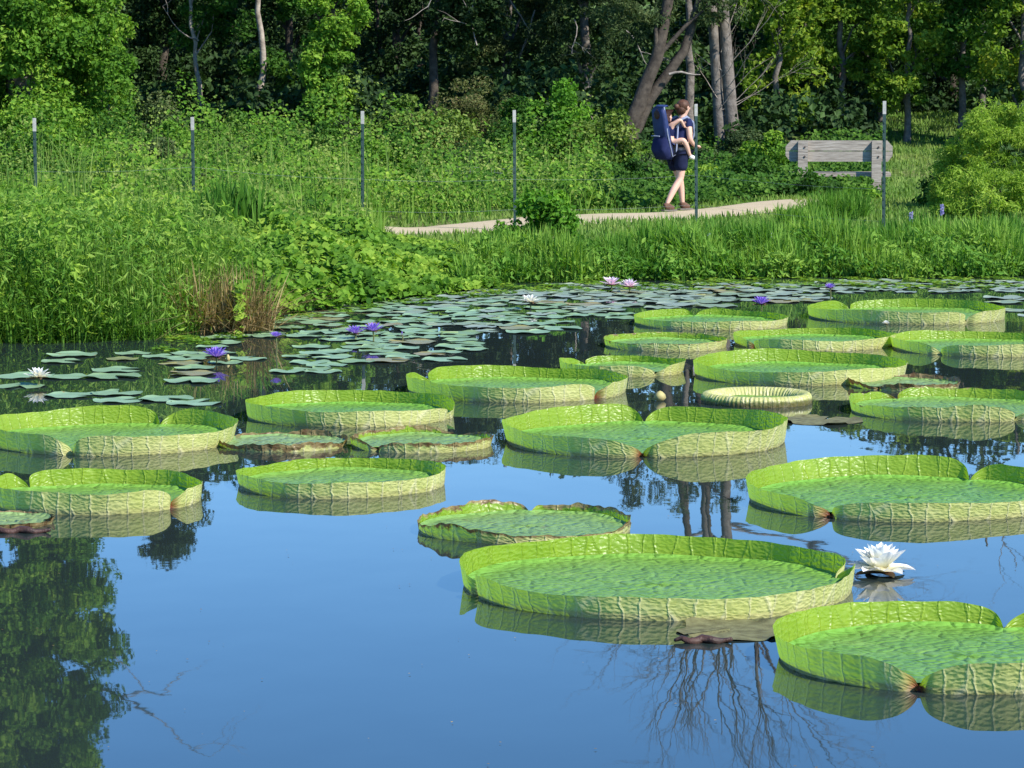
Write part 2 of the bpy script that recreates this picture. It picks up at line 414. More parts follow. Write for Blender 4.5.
# the gravel path: centre line in metres
def pathc(x): return np.interp(x, [-14, -6, -1.7, 1.0, 2.7, 4.6, 12, 20], [40.5, 42.6, 46.2, 48.8, 51.0, 53.6, 60.0, 64])
pw = 1.22
def on_path(x, y, k=1.0): return (np.abs(y - pathc(x)) < pw * k * 1.15) & (x < 4.5)
xs = np.arange(-14, 5.2, .25); cr = np.linspace(-1, 1, 9)
PX, CR = np.meshgrid(xs, cr, indexing='ij')
PY = pathc(PX) + CR * pw * (1 + .08 * np.sin(PX * 1.7 + CR) + .05 * np.sin(PX * 5.3))
PZ = terrain(PX, PY) + .03 - .03 * CR ** 4
n1, n2 = PX.shape
ii = (np.arange(n1 - 1)[:, None] * n2 + np.arange(n2 - 1)[None, :]).ravel()
g = mesh_np('path', np.stack([PX.ravel(), PY.ravel(), PZ.ravel()], -1), np.stack([ii, ii + n2, ii + n2 + 1, ii + 1], -1), M['path'], smooth_=True)
tag(g, kind='structure')

# ------------------------------------------------------------------ foliage builders
def unit(v): return v / (np.linalg.norm(v, axis=-1, keepdims=True) + 1e-9)
def leaf_arrays(C, nrm, size, tint, aspect=.6):
    n = len(C); r = unit(R_.normal(size=(n, 3)))
    t = unit(np.cross(nrm, r)); b = np.cross(nrm, t)
    s = size[:, None]
    fold = nrm * s * .18
    V = np.stack([C + t * s, C + b * s * aspect + fold + t * s * .1, C - t * s * .9, C - b * s * aspect + fold + t * s * .1], 1).reshape(-1, 3)
    Q = np.arange(n * 4).reshape(n, 4)
    return V, Q, np.repeat(tint, 4)
def leaf_obj(name, C, nrm, size, tint, mat, parent=None, aspect=.6, loc=None):
    V, Q, t = leaf_arrays(C, nrm, size, np.clip(tint, 0, 1), aspect)
    return mesh_np(name, V, Q, mat, parent, loc, attrs={'tint': t})
def clump_points(cc, cr, per, squash=.75):
    """cc (k,3) clump centres, cr radii -> leaf points on shells of the clumps, outward normals, tint"""
    k = len(cc); n = k * per
    d = unit(R_.normal(size=(n, 3)))
    rr = np.repeat(cr, per) * R_.uniform(.25, 1, n) ** .6
    off = d * rr[:, None]; off[:, 2] *= squash
    P = np.repeat(cc, per, 0) + off
    tint = np.repeat(R_.normal(.45, .16, k), per) + R_.normal(0, .13, n)
    return P, d, tint
def leaf_normals(d, up=.5, rnd=.8):
    return unit(d * .7 + np.array([0, 0, up]) + R_.normal(size=d.shape) * rnd)

def shrub(px, ytop, hw, Y, mat, label, leaf=.045, dens=1.0, aspect=.6, cat='shrub', name='shrub', stems=3, lump=.3, squash=1.0, group='shrubs behind the path and on the bank', depth=.8):
    x0 = X_at(px, Y); zb = float(terrain(x0, Y)); a = hw / F * Y * 1.05; h = (ztop(ytop, Y) - zb) * 1.08
    root = empty(name, (x0, Y, zb)); tag(root, label, cat, group)
    area = a * 2 * h
    k = max(8, int(area * 16 / (lump / .3) ** 2))
    d = unit(R_.normal(size=(k, 3))); d[:, 2] = np.abs(d[:, 2]); rr = R_.uniform(.45, 1, k) ** .5
    cc = d * rr[:, None] * np.array([a * .9, a * depth, h * .92])
    cc[:, 2] += R_.uniform(-.1, .08, k)
    cc[:, 2] = np.maximum(cc[:, 2], .05)
    cr = lump * R_.uniform(.5, 1.1, k) * min(1, (a + h) * .7)
    per = int(max(20, 2600 * dens * area * (.045 / leaf) ** 2 / k))
    P, dd, ti = clump_points(cc, cr, per)
    P[:, 2] = np.maximum(P[:, 2], -.05)
    sz = leaf * R_.uniform(.55, 1.25, len(P))
    leaf_obj('foliage', P, leaf_normals(dd), sz, ti, mat, root, aspect)
    mb = MB()
    for i in range(stems + 2):
        q = cc[R_.integers(k)]
        mb.tube([(0.05 * random.uniform(-1, 1), .05 * random.uniform(-1, 1), -.1), q * np.array([.4, .4, .5]), q], [.02, .014, .006], 5)
    mb.build('stem', M['bark_dark'], root)
    return root

def branches(p0, d0, length, r0, depth, out_, seg=5, wob=.12, spread=.6, nb=3, droop=0.0, shrink=.68):
    pts = [np.array(p0, float)]; d = unit(np.array(d0, float)); rad = [r0]
    for i in range(seg):
        d = unit(d + R_.normal(size=3) * wob + np.array([0, 0, -droop]))
        pts.append(pts[-1] + d * length / seg); rad.append(r0 * (1 - .5 * (i + 1) / seg))
    if depth == 0: rad[-1] = r0 * .25
    out_.append((pts, rad))
    if depth > 0:
        for b in range(nb):
            i = random.randint(max(1, seg // 2), seg)
            dd = unit(unit(pts[i] - pts[i - 1]) + R_.normal(size=3) * spread)
            branches(pts[i], dd, length * shrink * random.uniform(.8, 1.15), rad[i] * .75, depth - 1, out_, max(3, seg - 1), wob, spread, nb, droop, shrink)
    return out_
def tubes_mesh(name, tubes, mat, parent, n=6):
    Vs, Qs, o = [], [], 0
    for p, r in tubes:
        V, Q = tube(p, r, n if np.max(r) > .03 else 4); Vs.append(V); Qs.append(Q + o); o += len(V)
    return mesh_np(name, np.concatenate(Vs), np.concatenate(Qs), mat, parent, smooth_=True)

def tree(px, Y, label, trunk_pts, rad, crown, mat, bark='bark', leaf=.06, name='tree', per=130, aspect=.55, limbs=6, dead=None, cat='tree', group='trees of the wood behind the pond', rnd=.8):
    """trunk_pts [(dx,dy,z)...] local; crown list of (dx,dy,z,a,b,c,k,cr): ellipsoids of k clumps of radius cr"""
    x0 = X_at(px, Y); zb = float(terrain(x0, Y))
    root = empty(name, (x0, Y, zb)); tag(root, label, cat, group)
    T = np.array(trunk_pts, float); T[:, 2] *= max(.5, 1 - .8 * zb / T[-1, 2]); m = 14
    tt = np.linspace(0, 1, m); src = np.linspace(0, 1, len(T))
    P = np.stack([np.interp(tt, src, T[:, i]) for i in range(3)], -1); P[1:-1, :2] += R_.normal(size=(m - 2, 2)) * .025
    rr = np.interp(tt, [0, .06, 1], [rad * 1.35, rad, rad * .3]); P[0, 2] = -.15
    tub = [(P, rr)]
    CC, CR = [], []
    for (dx, dy, z, a, b, c, k, cr) in crown:
        d = unit(R_.normal(size=(k, 3))) * R_.uniform(.35, 1, (k, 1)) ** .5
        cc = d * np.array([a, b, c]) + np.array([dx, dy, z - .8 * zb]); CC.append(cc); CR.append(cr * R_.uniform(.5, 1.15, k))
    lim = []
    if CC:
        CC = np.concatenate(CC); CR = np.concatenate(CR)
        CC[:, 2] = np.maximum(CC[:, 2], .15)
        for i in R_.choice(len(CC), min(limbs, len(CC)), replace=False):
            q = CC[i]; j = int(np.argmin(np.abs(P[:, 2] - max(q[2] - .8, .6))))
            mid = (P[j] + q) / 2 + np.array([0, 0, .15]) + R_.normal(size=3) * .08
            lim.append(([P[j], mid, q], [rr[j] * .45, rr[j] * .3, .012]))
    tubes_mesh('trunk', tub, M[bark], root, 10)
    for q_ in lim[:limbs]: tubes_mesh('limb', [q_], M[bark], root, 6)
    if len(CC):
        Pp, dd, ti = clump_points(CC, CR, per)
        keep = Pp[:, 2] > -.05; Pp, dd, ti = Pp[keep], dd[keep], ti[keep]
        leaf_obj('crown', Pp, leaf_normals(dd, rnd=rnd), leaf * R_.uniform(.55, 1.25, len(Pp)), ti, mat, root, aspect)
    for (p0, d0, ln, r0, dep) in (dead or []):
        tb = branches(p0, d0, ln, r0, dep, [], wob=.16, spread=.5, nb=2)
        tubes_mesh('dead_branch', tb, M['twig'], root)
    return root

def blades(name, X, Y, hgt, wid, tint, mat, parent=None, lean=.35, zoff=0, curl=.5, base=None):
    n = len(X); Z = (terrain(X, Y) if base is None else base) + zoff - .03
    az = R_.uniform(0, 2 * np.pi, n); ln = np.abs(R_.normal(0, lean, n))
    dx, dy = np.cos(az), np.sin(az)
    wa = az + np.pi / 2 + R_.normal(0, .5, n); wx, wy = np.cos(wa), np.sin(wa)
    V = np.zeros((n, 8, 3))
    for i, t in enumerate((0, .4, .75, 1)):
        off = hgt * ln * (t * (1 - curl) + curl * t * t)
        zz = hgt * (t - .35 * ln * t * t)
        ww = wid * (.8, 1, .65, .06)[i] * .5
        for s_, k in ((-1, 0), (1, 1)):
            V[:, i * 2 + k, 0] = X + dx * off + s_ * wx * ww
            V[:, i * 2 + k, 1] = Y + dy * off + s_ * wy * ww
            V[:, i * 2 + k, 2] = Z + zz
    b = np.arange(n)[:, None] * 8
    Q = np.concatenate([b + np.array([[0, 1, 3, 2]]), b + np.array([[2, 3, 5, 4]]), b + np.array([[4, 5, 7, 6]])])
    return mesh_np(name, V.reshape(-1, 3), Q, mat, parent, attrs={'tint': np.repeat(np.clip(tint, 0, 1), 8)})

def patchy(x, y, f=1.0, ph=0.0):
    return .5 + .25 * np.sin(x * 1.9 * f + ph) * np.cos(y * 1.3 * f + ph * 2) + .25 * np.sin(x * 4.3 * f + y * 2.1 * f + ph)
def rnd_xy(n, x0, x1, y0, y1): return R_.uniform(x0, x1, n), R_.uniform(y0, y1, n)
def px_of(x, y): return 512 + x / y * F

# ---- left bank: tall grass
x, s = R_.uniform(-9, -1.9, 105000), R_.uniform(-.15, 8.5, 105000) ** 1.0
y = shore(x) + s; p = px_of(x, y)
hmax = np.interp(p, [-200, 0, 200, 260, 330, 420], [1.0, .95, .78, .55, .35, .25])
keep = (R_.uniform(size=len(x)) < np.interp(p, [240, 340], [1, .18])) & (patchy(x, y, 1.4) > R_.uniform(0, .5, len(x)))
x, y, s, hmax = x[keep], y[keep], s[keep], hmax[keep]
hh = hmax * R_.uniform(.45, 1.05, len(x)) * (.6 + .55 * patchy(x, y, .9, 2)) * np.interp(s, [-.1, .5, 5, 8.5], [.6, 1, .8, .5])
o = blades('tall_grass', x, y, hh * 1.06, R_.uniform(.007, .017, len(x)), .12 + .5 * patchy(x, y, .6, 1) + R_.normal(0, .18, len(x)), M['grass'], lean=.75)
tag(o, 'tall rank green grass on the left bank of the pond', 'grass', kind='stuff')
# narrow-leaved plants mixed into it
n = 34000
x = R_.uniform(-9, -2.0, n); s = R_.uniform(-.25, 7.5, n); y = shore(x) + s; p = px_of(x, y)
hm = np.interp(p, [0, 200, 260, 330], [1.0, .85, .55, .3]) * (.6 + .5 * patchy(x, y, 1.3, 4)) * np.interp(s, [-.2, .4, 7], [.6, 1, .7])
z = np.maximum(terrain(x, y), 0) + hm * R_.uniform(.1, 1, n) ** .7
C = np.stack([x, y, z], -1)
o = leaf_obj('bank_weeds', C, leaf_normals(np.tile([0, -.7, .3], (n, 1)), .3, .9), R_.uniform(.025, .075, n), .3 + .6 * patchy(x, y, 1.0, 3) + R_.normal(0, .18, n), M['grass'], aspect=.17)
tag(o, 'narrow leaved weeds growing through the tall grass on the left bank', 'weeds', kind='stuff')
n = 5200; x = R_.uniform(-9, -2.4, n); s = R_.uniform(0, 8.5, n); y = shore(x) + s
k = (px_of(x, y) < 270) & (patchy(x, y, .7, 4) > R_.uniform(.2, .8, n)); x, y = x[k], y[k]
o = blades('seeding_grass', x, y, R_.uniform(.45, 1.0, len(x)), R_.uniform(.005, .010, len(x)), R_.uniform(.1, .9, len(x)), M['grass_olive'], lean=.4)
tag(o, 'thin straw coloured grass stems standing in the left bank grass', 'grass', kind='stuff')
n = 2600; x = R_.uniform(-12, 1.2, n); y = R_.uniform(41, 60, n); k = ((px_of(x, y) < 372) | (y > pathc(x) + 2.2)) & (patchy(x, y, .5, 1) > .5); x, y = x[k], y[k]
o = blades('meadow_stems', x, y, R_.uniform(.7, 1.3, len(x)), R_.uniform(.008, .018, len(x)), R_.uniform(.2, 1, len(x)), M['grass_olive'], lean=.3)
tag(o, 'tall olive stems standing out of the brambles in the meadow', 'weeds', kind='stuff')
n = 46000; x = R_.uniform(-9, -2.2, n); s = R_.uniform(-.2, 7.5, n) ** 1.0; s = np.nan_to_num(s); y = shore(x) + s; p = px_of(x, y)
hm = np.interp(p, [0, 200, 260, 330], [1.05, .85, .55, .3]) * (.25 + .95 * patchy(x, y, 1.6, 8)) * np.interp(s, [-.2, .4, 7], [.55, 1, .7])
k = patchy(x, y, 1.1, 6) > R_.uniform(.15, .75, n); x, y, hm = x[k], y[k], hm[k]; n = len(x)
z = np.maximum(terrain(x, y), 0) + hm * R_.uniform(.05, 1, n) ** .7
o = leaf_obj('bank_herbage', np.stack([x, y, z], -1), leaf_normals(np.tile([0, -.6, .4], (n, 1)), .3, 1.0), R_.uniform(.02, .06, n), .3 + .6 * patchy(x, y, 1.4, 2) + R_.normal(0, .2, n), M['fol_vine'], aspect=.4)
tag(o, 'mixed leafy herbs tangled in the tall grass of the left bank', 'herbs', kind='stuff')
# ---- vines spilling over the bank between the tall grass and the path
def vine_field(name, label, n, xf, yf, hfun, size, mat, tbase=.3, aspect=.75, filt=None, rnd=.55):
    x = R_.uniform(*xf, n); y = yf(x, n); 
    k = np.ones(n, bool) if filt is None else filt(x, y)
    x, y = x[k], y[k]; n = len(x)
    hh = hfun(x, y); t = R_.uniform(0, 1, n) ** .55
    z = terrain(x, y); z = np.maximum(z, 0.01) + hh * t
    ti = tbase + .5 * patchy(x, y, 1.2, 5) + R_.normal(0, .17, n) + .0 * t
    nr = unit(np.array([0, -.45, .9]) + R_.normal(size=(n, 3)) * rnd)
    o = leaf_obj(name, np.stack([x, y, z], -1), nr, size * R_.uniform(.55, 1.3, n), ti, mat, aspect=aspect)
    tag(o, label, 'ground cover', kind='stuff'); return o
vine_field('vine_cover', 'large leaved vines spilling down the bank to the water left of the middle', 42000, (-3.4, .35),
           lambda x, n: shore(x) + R_.uniform(-.25, 1, n) * np.interp(x, [-3, -1.6, -.3], [5.2, 5.2, 2.6]),
           lambda x, y: (.18 + .40 * patchy(x, y, 1.7, 1)) * np.interp(px_of(x, y), [200, 280, 365, 400, 500], [.5, 1.15, .85, .36, .2]), .050, M['fol_vine'], .35,
           filt=lambda x, y: (px_of(x, y) > 235) & (px_of(x, y) < 498) & ~(on_path(x, y, 1.1) & (px_of(x, y) > 385)) & ((y < pathc(x) - 2.0) | (px_of(x, y) < 385)))
# ---- meadow of vines and brambles behind, left of the path
vine_field('bramble_cover', 'mixed brambles and vines over the meadow behind the left bank', 110000, (-14, 1.6),
           lambda x, n: R_.uniform(37, 62, n),
           lambda x, y: .10 + (1.2 * patchy(x, y, .8, 7) ** 2 + .3 * patchy(x, y, 2.3, 3)) * np.interp(y, [38, 46, 54, 60], [.4, .5, .9, 1.3]), .040, M['fol_vine'], .15,
           filt=lambda x, y: (y > shore(x) + 5) & ((px_of(x, y) < 372) | (y > pathc(x) + 1.9)) & ~((px_of(x, y) > 330) & on_path(x, y, 1.3)))
vine_field('weedy_cover', 'greyer fine leaved weeds mixed over the meadow behind the left bank', 60000, (-14, 1.6),
           lambda x, n: R_.uniform(37, 62, n),
           lambda x, y: .12 + (1.3 * patchy(x, y, .7, 2) ** 2 + .3 * patchy(x, y, 2.3, 3)) * np.interp(y, [38, 46, 60], [.4, .5, 1.2]), (.03), M['fol_olive'], .4,
           filt=lambda x, y: (y > shore(x) + 5) & ((px_of(x, y) < 372) | (y > pathc(x) + 1.9)) & ~((px_of(x, y) > 330) & on_path(x, y, 1.3)))
# grasses in that meadow
x, y = rnd_xy(34000, -14, 2, 38, 57); p = px_of(x, y)
k = (y > shore(x) + 4) & ((p < 385) | (y > pathc(x) + 1.7)) & (patchy(x, y, 1.1, 9) > .45)
x, y = x[k], y[k]
o = blades('meadow_grass', x, y, R_.uniform(.2, .6, len(x)), R_.uniform(.012, .024, len(x)), .4 + .4 * patchy(x, y, .7, 3) + R_.normal(0, .15, len(x)), M['grass'], lean=.45)
tag(o, 'loose pale meadow grass among the brambles behind the left bank', 'grass', kind='stuff')
# ---- right: weeds behind the path to the bench
vine_field('weed_cover', 'leafy weeds between the gravel path and the wood on the right', 60000, (.3, 9.5),
           lambda x, n: R_.uniform(51, 64, n),
           lambda x, y: .12 + .42 * patchy(x, y, 1.3, 2) * np.interp(y, [52, 60], [.8, 1.3]), .045, M['fol_mid'], .35,
           filt=lambda x, y: (y > pathc(x) + 1.7) & ((px_of(x, y) < 885)) )
# ---- right bank: lush grass at the water
x = R_.uniform(-.6, 13, 52000); s = R_.uniform(-.12, 2.6, 52000); y = shore(x) + s; p = px_of(x, y)
hh = R_.uniform(.14, .48, len(x)) * (.35 + 1.1 * patchy(x, y, 1.5, 6) * (.6 + .8 * patchy(x, y, .45, 2))) * np.interp(s, [0, .6, 2.6], [1, 1.1, .75])
o = blades('bank_grass', x, y, hh, R_.uniform(.012, .024, len(x)), .30 + .6 * patchy(x, y, .8, 8) + R_.normal(0, .16, len(x)), M['grass_bank'], lean=.5, base=np.maximum(terrain(x, y), -.02))
tag(o, 'lush bright green grass along the far edge of the pond', 'grass', kind='stuff')
n = 17000
x = R_.uniform(-.5, 13, n); s = R_.uniform(-.25, 1.0, n); y = shore(x) + s
z = np.maximum(terrain(x, y), 0) + R_.uniform(.02, .3, n) * (.4 + patchy(x, y, 2, 3))
o = leaf_obj('bank_herbs', np.stack([x, y, z], -1), leaf_normals(np.tile([0, -.7, .3], (n, 1)), .4, .8), R_.uniform(.025, .065, n), .35 + .5 * patchy(x, y, 1, 5) + R_.normal(0, .15, n), M['grass_bank'], aspect=.4)
tag(o, 'small leafy herbs fringing the waterline of the far bank', 'herbs', kind='stuff')
# short turf either side of the path and the lawn behind the bench
x, y = rnd_xy(150000, -3.5, 15, 40.5, 74); p = px_of(x, y)
k = (~on_path(x, y, .60 + .25 * patchy(x, y, 3, 1))) & (((y > shore(x) + 2.2) & (y < pathc(x) + 2.4)) | ((p > 880) & (y > 50))) & ((p > 372) | (y < 44)) & (p < 1300)
x, y = x[k], y[k]
o = blades('turf', x, y, R_.uniform(.05, .16, len(x)), R_.uniform(.014, .03, len(x)), .5 + .35 * patchy(x, y, .8, 2) + R_.normal(0, .12, len(x)), M['grass_olive'], lean=.5)
tag(o, 'short mown turf beside the gravel path and behind the bench', 'turf', kind='stuff')

# ---- tussocks on the right bank (things one can tell apart)
def tussock(px, Y, n, h, label, mat='grass_bank', wid=.02, rad=.18, lean=.5, name='grass_tussock', base=None, tint=.5, cat='grass tussock'):
    x0 = X_at(px, Y)
    a = R_.uniform(0, 2 * np.pi, n); r = rad * np.sqrt(R_.uniform(0, 1, n))
    X, Y_ = x0 + r * np.cos(a), Y + r * np.sin(a)
    o = blades(name, X, Y_, h * R_.uniform(.55, 1.05, n), wid * R_.uniform(.7, 1.3, n), tint + R_.normal(0, .16, n), M[mat], lean=lean, base=np.maximum(terrain(X, Y_), -.03) if base is None else np.full(n, base))
    tag(o, label, cat, 'clumps of grass and reeds on the banks'); return o
tussock(838, 49.3, 900, .55, 'soft rounded grass tussock on the bank below the bench', rad=.45, wid=.015)
tussock(800, 47.5, 500, .42, 'low grass tussock left of the soft rounded one below the bench', rad=.35, wid=.015)
tussock(240, 38.0, 260, .95, 'tall upright blue green iris leaves rising from the left bank', wid=.05, rad=.3, lean=.22, tint=.2, name='iris_clump', cat='iris')
tussock(213, 37.0, 160, .80, 'shorter iris clump left of the tall upright one', wid=.05, rad=.25, lean=.22, tint=.2, name='iris_clump', cat='iris')
tussock(905, 42.2, 120, .45, 'broad leaved reed clump right of the rightmost fence post', wid=.05, rad=.3, lean=.4, tint=.45, name='reed_clump', cat='reeds')
tussock(960, 42.0, 160, .45, 'broad leaved reed clump with pale blades near the right frame edge', wid=.05, rad=.35, lean=.4, tint=.6, name='reed_clump', cat='reeds')
tussock(1012, 42.4, 160, .5, 'bluish broad leaved reed clump at the far right of the bank', wid=.05, rad=.35, lean=.35, tint=.25, name='reed_clump', cat='reeds')
tussock(752, 40.6, 120, .45, 'wide leaved pickerel weed clump with a violet spike on the far bank', wid=.05, rad=.3, lean=.4, tint=.3, name='reed_clump', cat='reeds')
tussock(700, 40.4, 200, .4, 'tall thin sedge clump at the waterline below the walker', rad=.3, lean=.3, tint=.6)
tussock(620, 40.0, 260, .38, 'sedge clump at the waterline below the bush in front of the path', rad=.4, lean=.4, tint=.55)
tussock(650, 40.2, 60, .55, 'single leaning iris clump right of the sedges at the waterline', wid=.035, rad=.15, lean=.35, tint=.5, name='iris_clump', cat='iris')
# dry brown grass fallen at the left shore
x0 = X_at(225, 32.0); n = 1100
a = R_.uniform(0, 6.28, n); r = .42 * np.sqrt(R_.uniform(0, 1, n))
o = blades('dead_grass_heap', x0 + r * np.cos(a) * 1.1, 31.95 + r * np.sin(a) * .6, R_.uniform(.25, .8, n), R_.uniform(.006, .014, n), .5 + R_.normal(0, .2, n), M['grass_dry'], lean=1.1, base=np.full(n, .0))
tag(o, 'heap of dry brown grass drooping over the water at the left bank', 'dead grass')
# violet flower spikes
def spike(px, py, Y, label):
    p = at_y(px, py, Y); zb = max(float(terrain(p[0], Y)), 0)
    r = empty('pickerel_flower', (p[0], Y, zb)); tag(r, label, 'flower', 'violet flower spikes on the bank')
    h = p[2] - zb
    MB().tube([(0, 0, -.03), (.01, 0, h * .5), (0, 0, h)], [.006, .005, .004], 5).build('stem', M['stem'], r)
    n = 60; z = R_.uniform(h - .10, h + .03, n); a = R_.uniform(0, 6.28, n); d = np.stack([np.cos(a), np.sin(a), np.zeros(n)], -1)
    C = d * .02; C[:, 2] = z
    leaf_obj('bloom', C, unit(d + R_.normal(size=(n, 3)) * .4), np.full(n, .016), R_.uniform(0, 1, n), M['petal_lilac'], r)
spike(752, 238, 40.5, 'violet pickerel spike above the bank in front of the tussock, left of its neighbour')
spike(770, 236, 40.6, 'violet pickerel spike right of its neighbour, below the tussock')
spike(911, 214, 42.3, 'pale violet spike in the reeds just right of the rightmost post')
spike(942, 207, 42.5, 'pale violet spike in the reeds near the right bush')
spike(709, 236, 40.8, 'thin violet spike at the bank below the walker')

# ---- shrubs
G2 = 'bushes at the foot of the wood'
shrub(30, 104, 75, 56, M['fol_vine'], 'broad vine smothered bush at the far left edge behind the leftmost post', group=G2, depth=.7)
shrub(125, 108, 60, 57.5, M['fol_mid'], 'dark leafy bush right of the leftmost post', group=G2)
shrub(182, 126, 48, 57, M['fol_vine'], 'bright mounded bush behind the second post from the left', group=G2)
shrub(248, 132, 46, 58, M['fol_grey'], 'greyish green feathery bush in front of the dark hollow', leaf=.035, group=G2, aspect=.35)
shrub(315, 122, 50, 58, M['fol_mid'], 'mid green bush at the foot of the vine clad column tree', group=G2)
shrub(372, 140, 42, 56, M['fol_vine'], 'yellow green bush just right of the third post', group=G2)
shrub(300, 165, 60, 52, M['fol_vine'], 'low spreading bush in the meadow left of the third post', group=G2, depth=.6)
shrub(215, 172, 50, 49, M['fol_grey'], 'low greyish bush in the meadow right of the second post', group=G2, leaf=.035, depth=.6)
shrub(120, 165, 60, 50, M['fol_vine'], 'sprawling bush in the meadow between the two leftmost posts', group=G2, depth=.6)
shrub(20, 160, 70, 50, M['fol_mid'], 'sprawling bush in the meadow at the left frame edge', group=G2, depth=.6)
for q_ in [(70, 132, 55, 53, 'fol_vine', 'lumpy yellow green bush left of the second post'), (160, 140, 45, 54, 'fol_grey', 'pale greyish bush just left of the second post'), (270, 148, 45, 54.5, 'fol_vine', 'yellow green bush in the meadow between the second and third posts'),
           (335, 150, 35, 55.5, 'fol_vine', 'small bright bush left of the third post'), (400, 135, 38, 58.5, 'fol_mid', 'leafy bush right of the third post at the dark gap'), (232, 118, 40, 60.5, 'fol_mid', 'shaded bush at the mouth of the dark hollow'), (160, 100, 36, 61, 'fol_grey', 'grey green bush under the left edge of the dark hollow'),
           (345, 118, 30, 60, 'fol_grey', 'brownish green bush at the foot of the vine column'), (520, 104, 30, 60, 'fol_mid', 'green bush between the purple topped and the bright round one'), (480, 172, 34, 55.5, 'fol_vine', 'low bush hiding the left end of the wire mesh'), (690, 138, 26, 61, 'fol_grey', 'olive bush at the foot of the straight brown trunk'), (735, 128, 26, 62, 'fol_grey', 'olive bush at the foot of the twin grey trunks'), (60, 185, 60, 46, 'fol_vine', 'light green sprawling bush below the leftmost post'), (340, 195, 45, 47, 'fol_vine', 'light green leafy mound below the third post')]:
    shrub(q_[0], q_[1], q_[2], q_[3], M[q_[4]], q_[5], group=G2, depth=.6, leaf=.036 if q_[4] == 'fol_grey' else .045)
shrub(425, 96, 55, 59.5, M['fol_olive'], 'tall olive bush beside the deep dark gap', group=G2)
shrub(474, 76, 58, 61.5, M['fol_purple'], 'tall bush topped with brownish purple seed heads', leaf=.035, group=G2, aspect=.4)
shrub(550, 78, 46, 60.5, M['fol_bright'], 'rounded bright green bush in front of the grey drooping tree', group=G2, dens=1.2)
shrub(505, 128, 45, 58.5, M['fol_mid'], 'dark green bush behind the fourth post', group=G2)
shrub(460, 150, 38, 56.8, M['fol_dark'], 'small bluish dark bush behind the wire fence', group=G2, leaf=.04)
shrub(598, 104, 44, 60, M['fol_olive'], 'green bush left of the leaning trunk', group=G2)
shrub(420, 168, 50, 52.5, M['fol_vine'], 'pale leafy bush between the third post and the wire fence', group=G2, depth=.6)
shrub(560, 170, 38, 54.5, M['fol_vine'], 'light green bush behind the path right of the fourth post', group=G2)
shrub(620, 160, 40, 56, M['fol_mid'], 'green bush below the leaning trunk left of the walker', group=G2)
shrub(655, 150, 30, 58, M['fol_grey'], 'olive bush directly behind the walker', group=G2)
shrub(748, 160, 38, 57, M['fol_mid'], 'dark round bush between the walker and the bench', group=G2)
shrub(765, 130, 32, 60.5, M['fol_vine'], 'light green bush right of the twin grey trunks', group=G2)
shrub(700, 168, 34, 57, M['fol_vine'], 'green bush just behind the post in front of the walker', group=G2)
shrub(810, 180, 42, 55.6, M['fol_mid'], 'low dark bush under the left end of the bench', group=G2, depth=.5)
shrub(858, 185, 30, 55.4, M['fol_vine'], 'low green bush under the right end of the bench', group=G2, depth=.5)
shrub(1010, 96, 84, 52, M['fol_feather'], 'feathery yellow green bush at the right frame edge', lump=.22, leaf=.045, aspect=.22, group=G2, dens=2.2)
shrub(945, 150, 34, 53.5, M['fol_mid'], 'dark small bush at the left foot of the feathery yellow one', group=G2)
shrub(985, 165, 62, 48.5, M['fol_feather'], 'low yellow green bush in front of the feathery one', lump=.2, leaf=.04, aspect=.3, group=G2, depth=.5, dens=1.5)
shrub(543, 196, 46, 42.2, M['fol_bright'], 'leafy green bush on the bank in front of the path', leaf=.045, group=G2, dens=1.7)
shrub(505, 238, 26, 40.6, M['fol_vine'], 'small bush at the waterline below the fourth post', leaf=.045, group=G2)
shrub(715, 232, 26, 41.5, M['fol_vine'], 'small leafy clump on the bank below the walker', leaf=.04, group=G2)

# ---- trees
tree(22, 61, 'huge vine covered tree at the left edge, leafy right down to the ground', [(0, 0, 0), (.2, 0, 4), (0, 0, 9), (.2, 0, 14)], .32,
     [(.1, -.6, 2.2, 1.9, .9, 1.4, 120, .42), (.2, .2, 4.5, 1.9, 1.3, 2.0, 95, .45), (.1, -.2, 8.2, 1.6, 1.4, 2.4, 130, .42), (-.1, -.2, 12.2, 1.6, 1.4, 2.6, 130, .42), (0, -.9, 9.6, 1.6, .8, 2.6, 130, .42), (-.3, -.9, 6.3, 1.5, .8, 1.8, 70, .42), (-2.8, .5, 6, 1.6, 1.5, 5, 60, .6)], M['fol_vine'], leaf=.055, per=290,
     dead=[((.6, 0, 8.4), (1, 0, .25), 1.9, .035, 3), ((.3, 0, 10.4), (1, 0, .1), 1.6, .03, 2)], name='vine_clad_tree', limbs=12)
tree(105, 62.5, 'second vine covered tree, leafy bank of green beside the huge left one', [(0, 0, 0), (.1, 0, 5)], .16,
     [(-.1, 0, 1.8, .65, .7, 1.2, 34, .36), (-.3, .1, 3.4, .8, .7, 1.4, 40, .36)], M['fol_vine'], leaf=.055, per=240, name='vine_clad_tree')
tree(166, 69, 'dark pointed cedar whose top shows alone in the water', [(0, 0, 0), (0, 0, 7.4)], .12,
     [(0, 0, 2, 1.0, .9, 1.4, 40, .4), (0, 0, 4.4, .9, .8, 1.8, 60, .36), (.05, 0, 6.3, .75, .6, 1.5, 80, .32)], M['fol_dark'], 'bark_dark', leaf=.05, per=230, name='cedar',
     dead=[((-.1, -.6, 2.6), (-.8, -.3, .5), 1.4, .022, 2)])
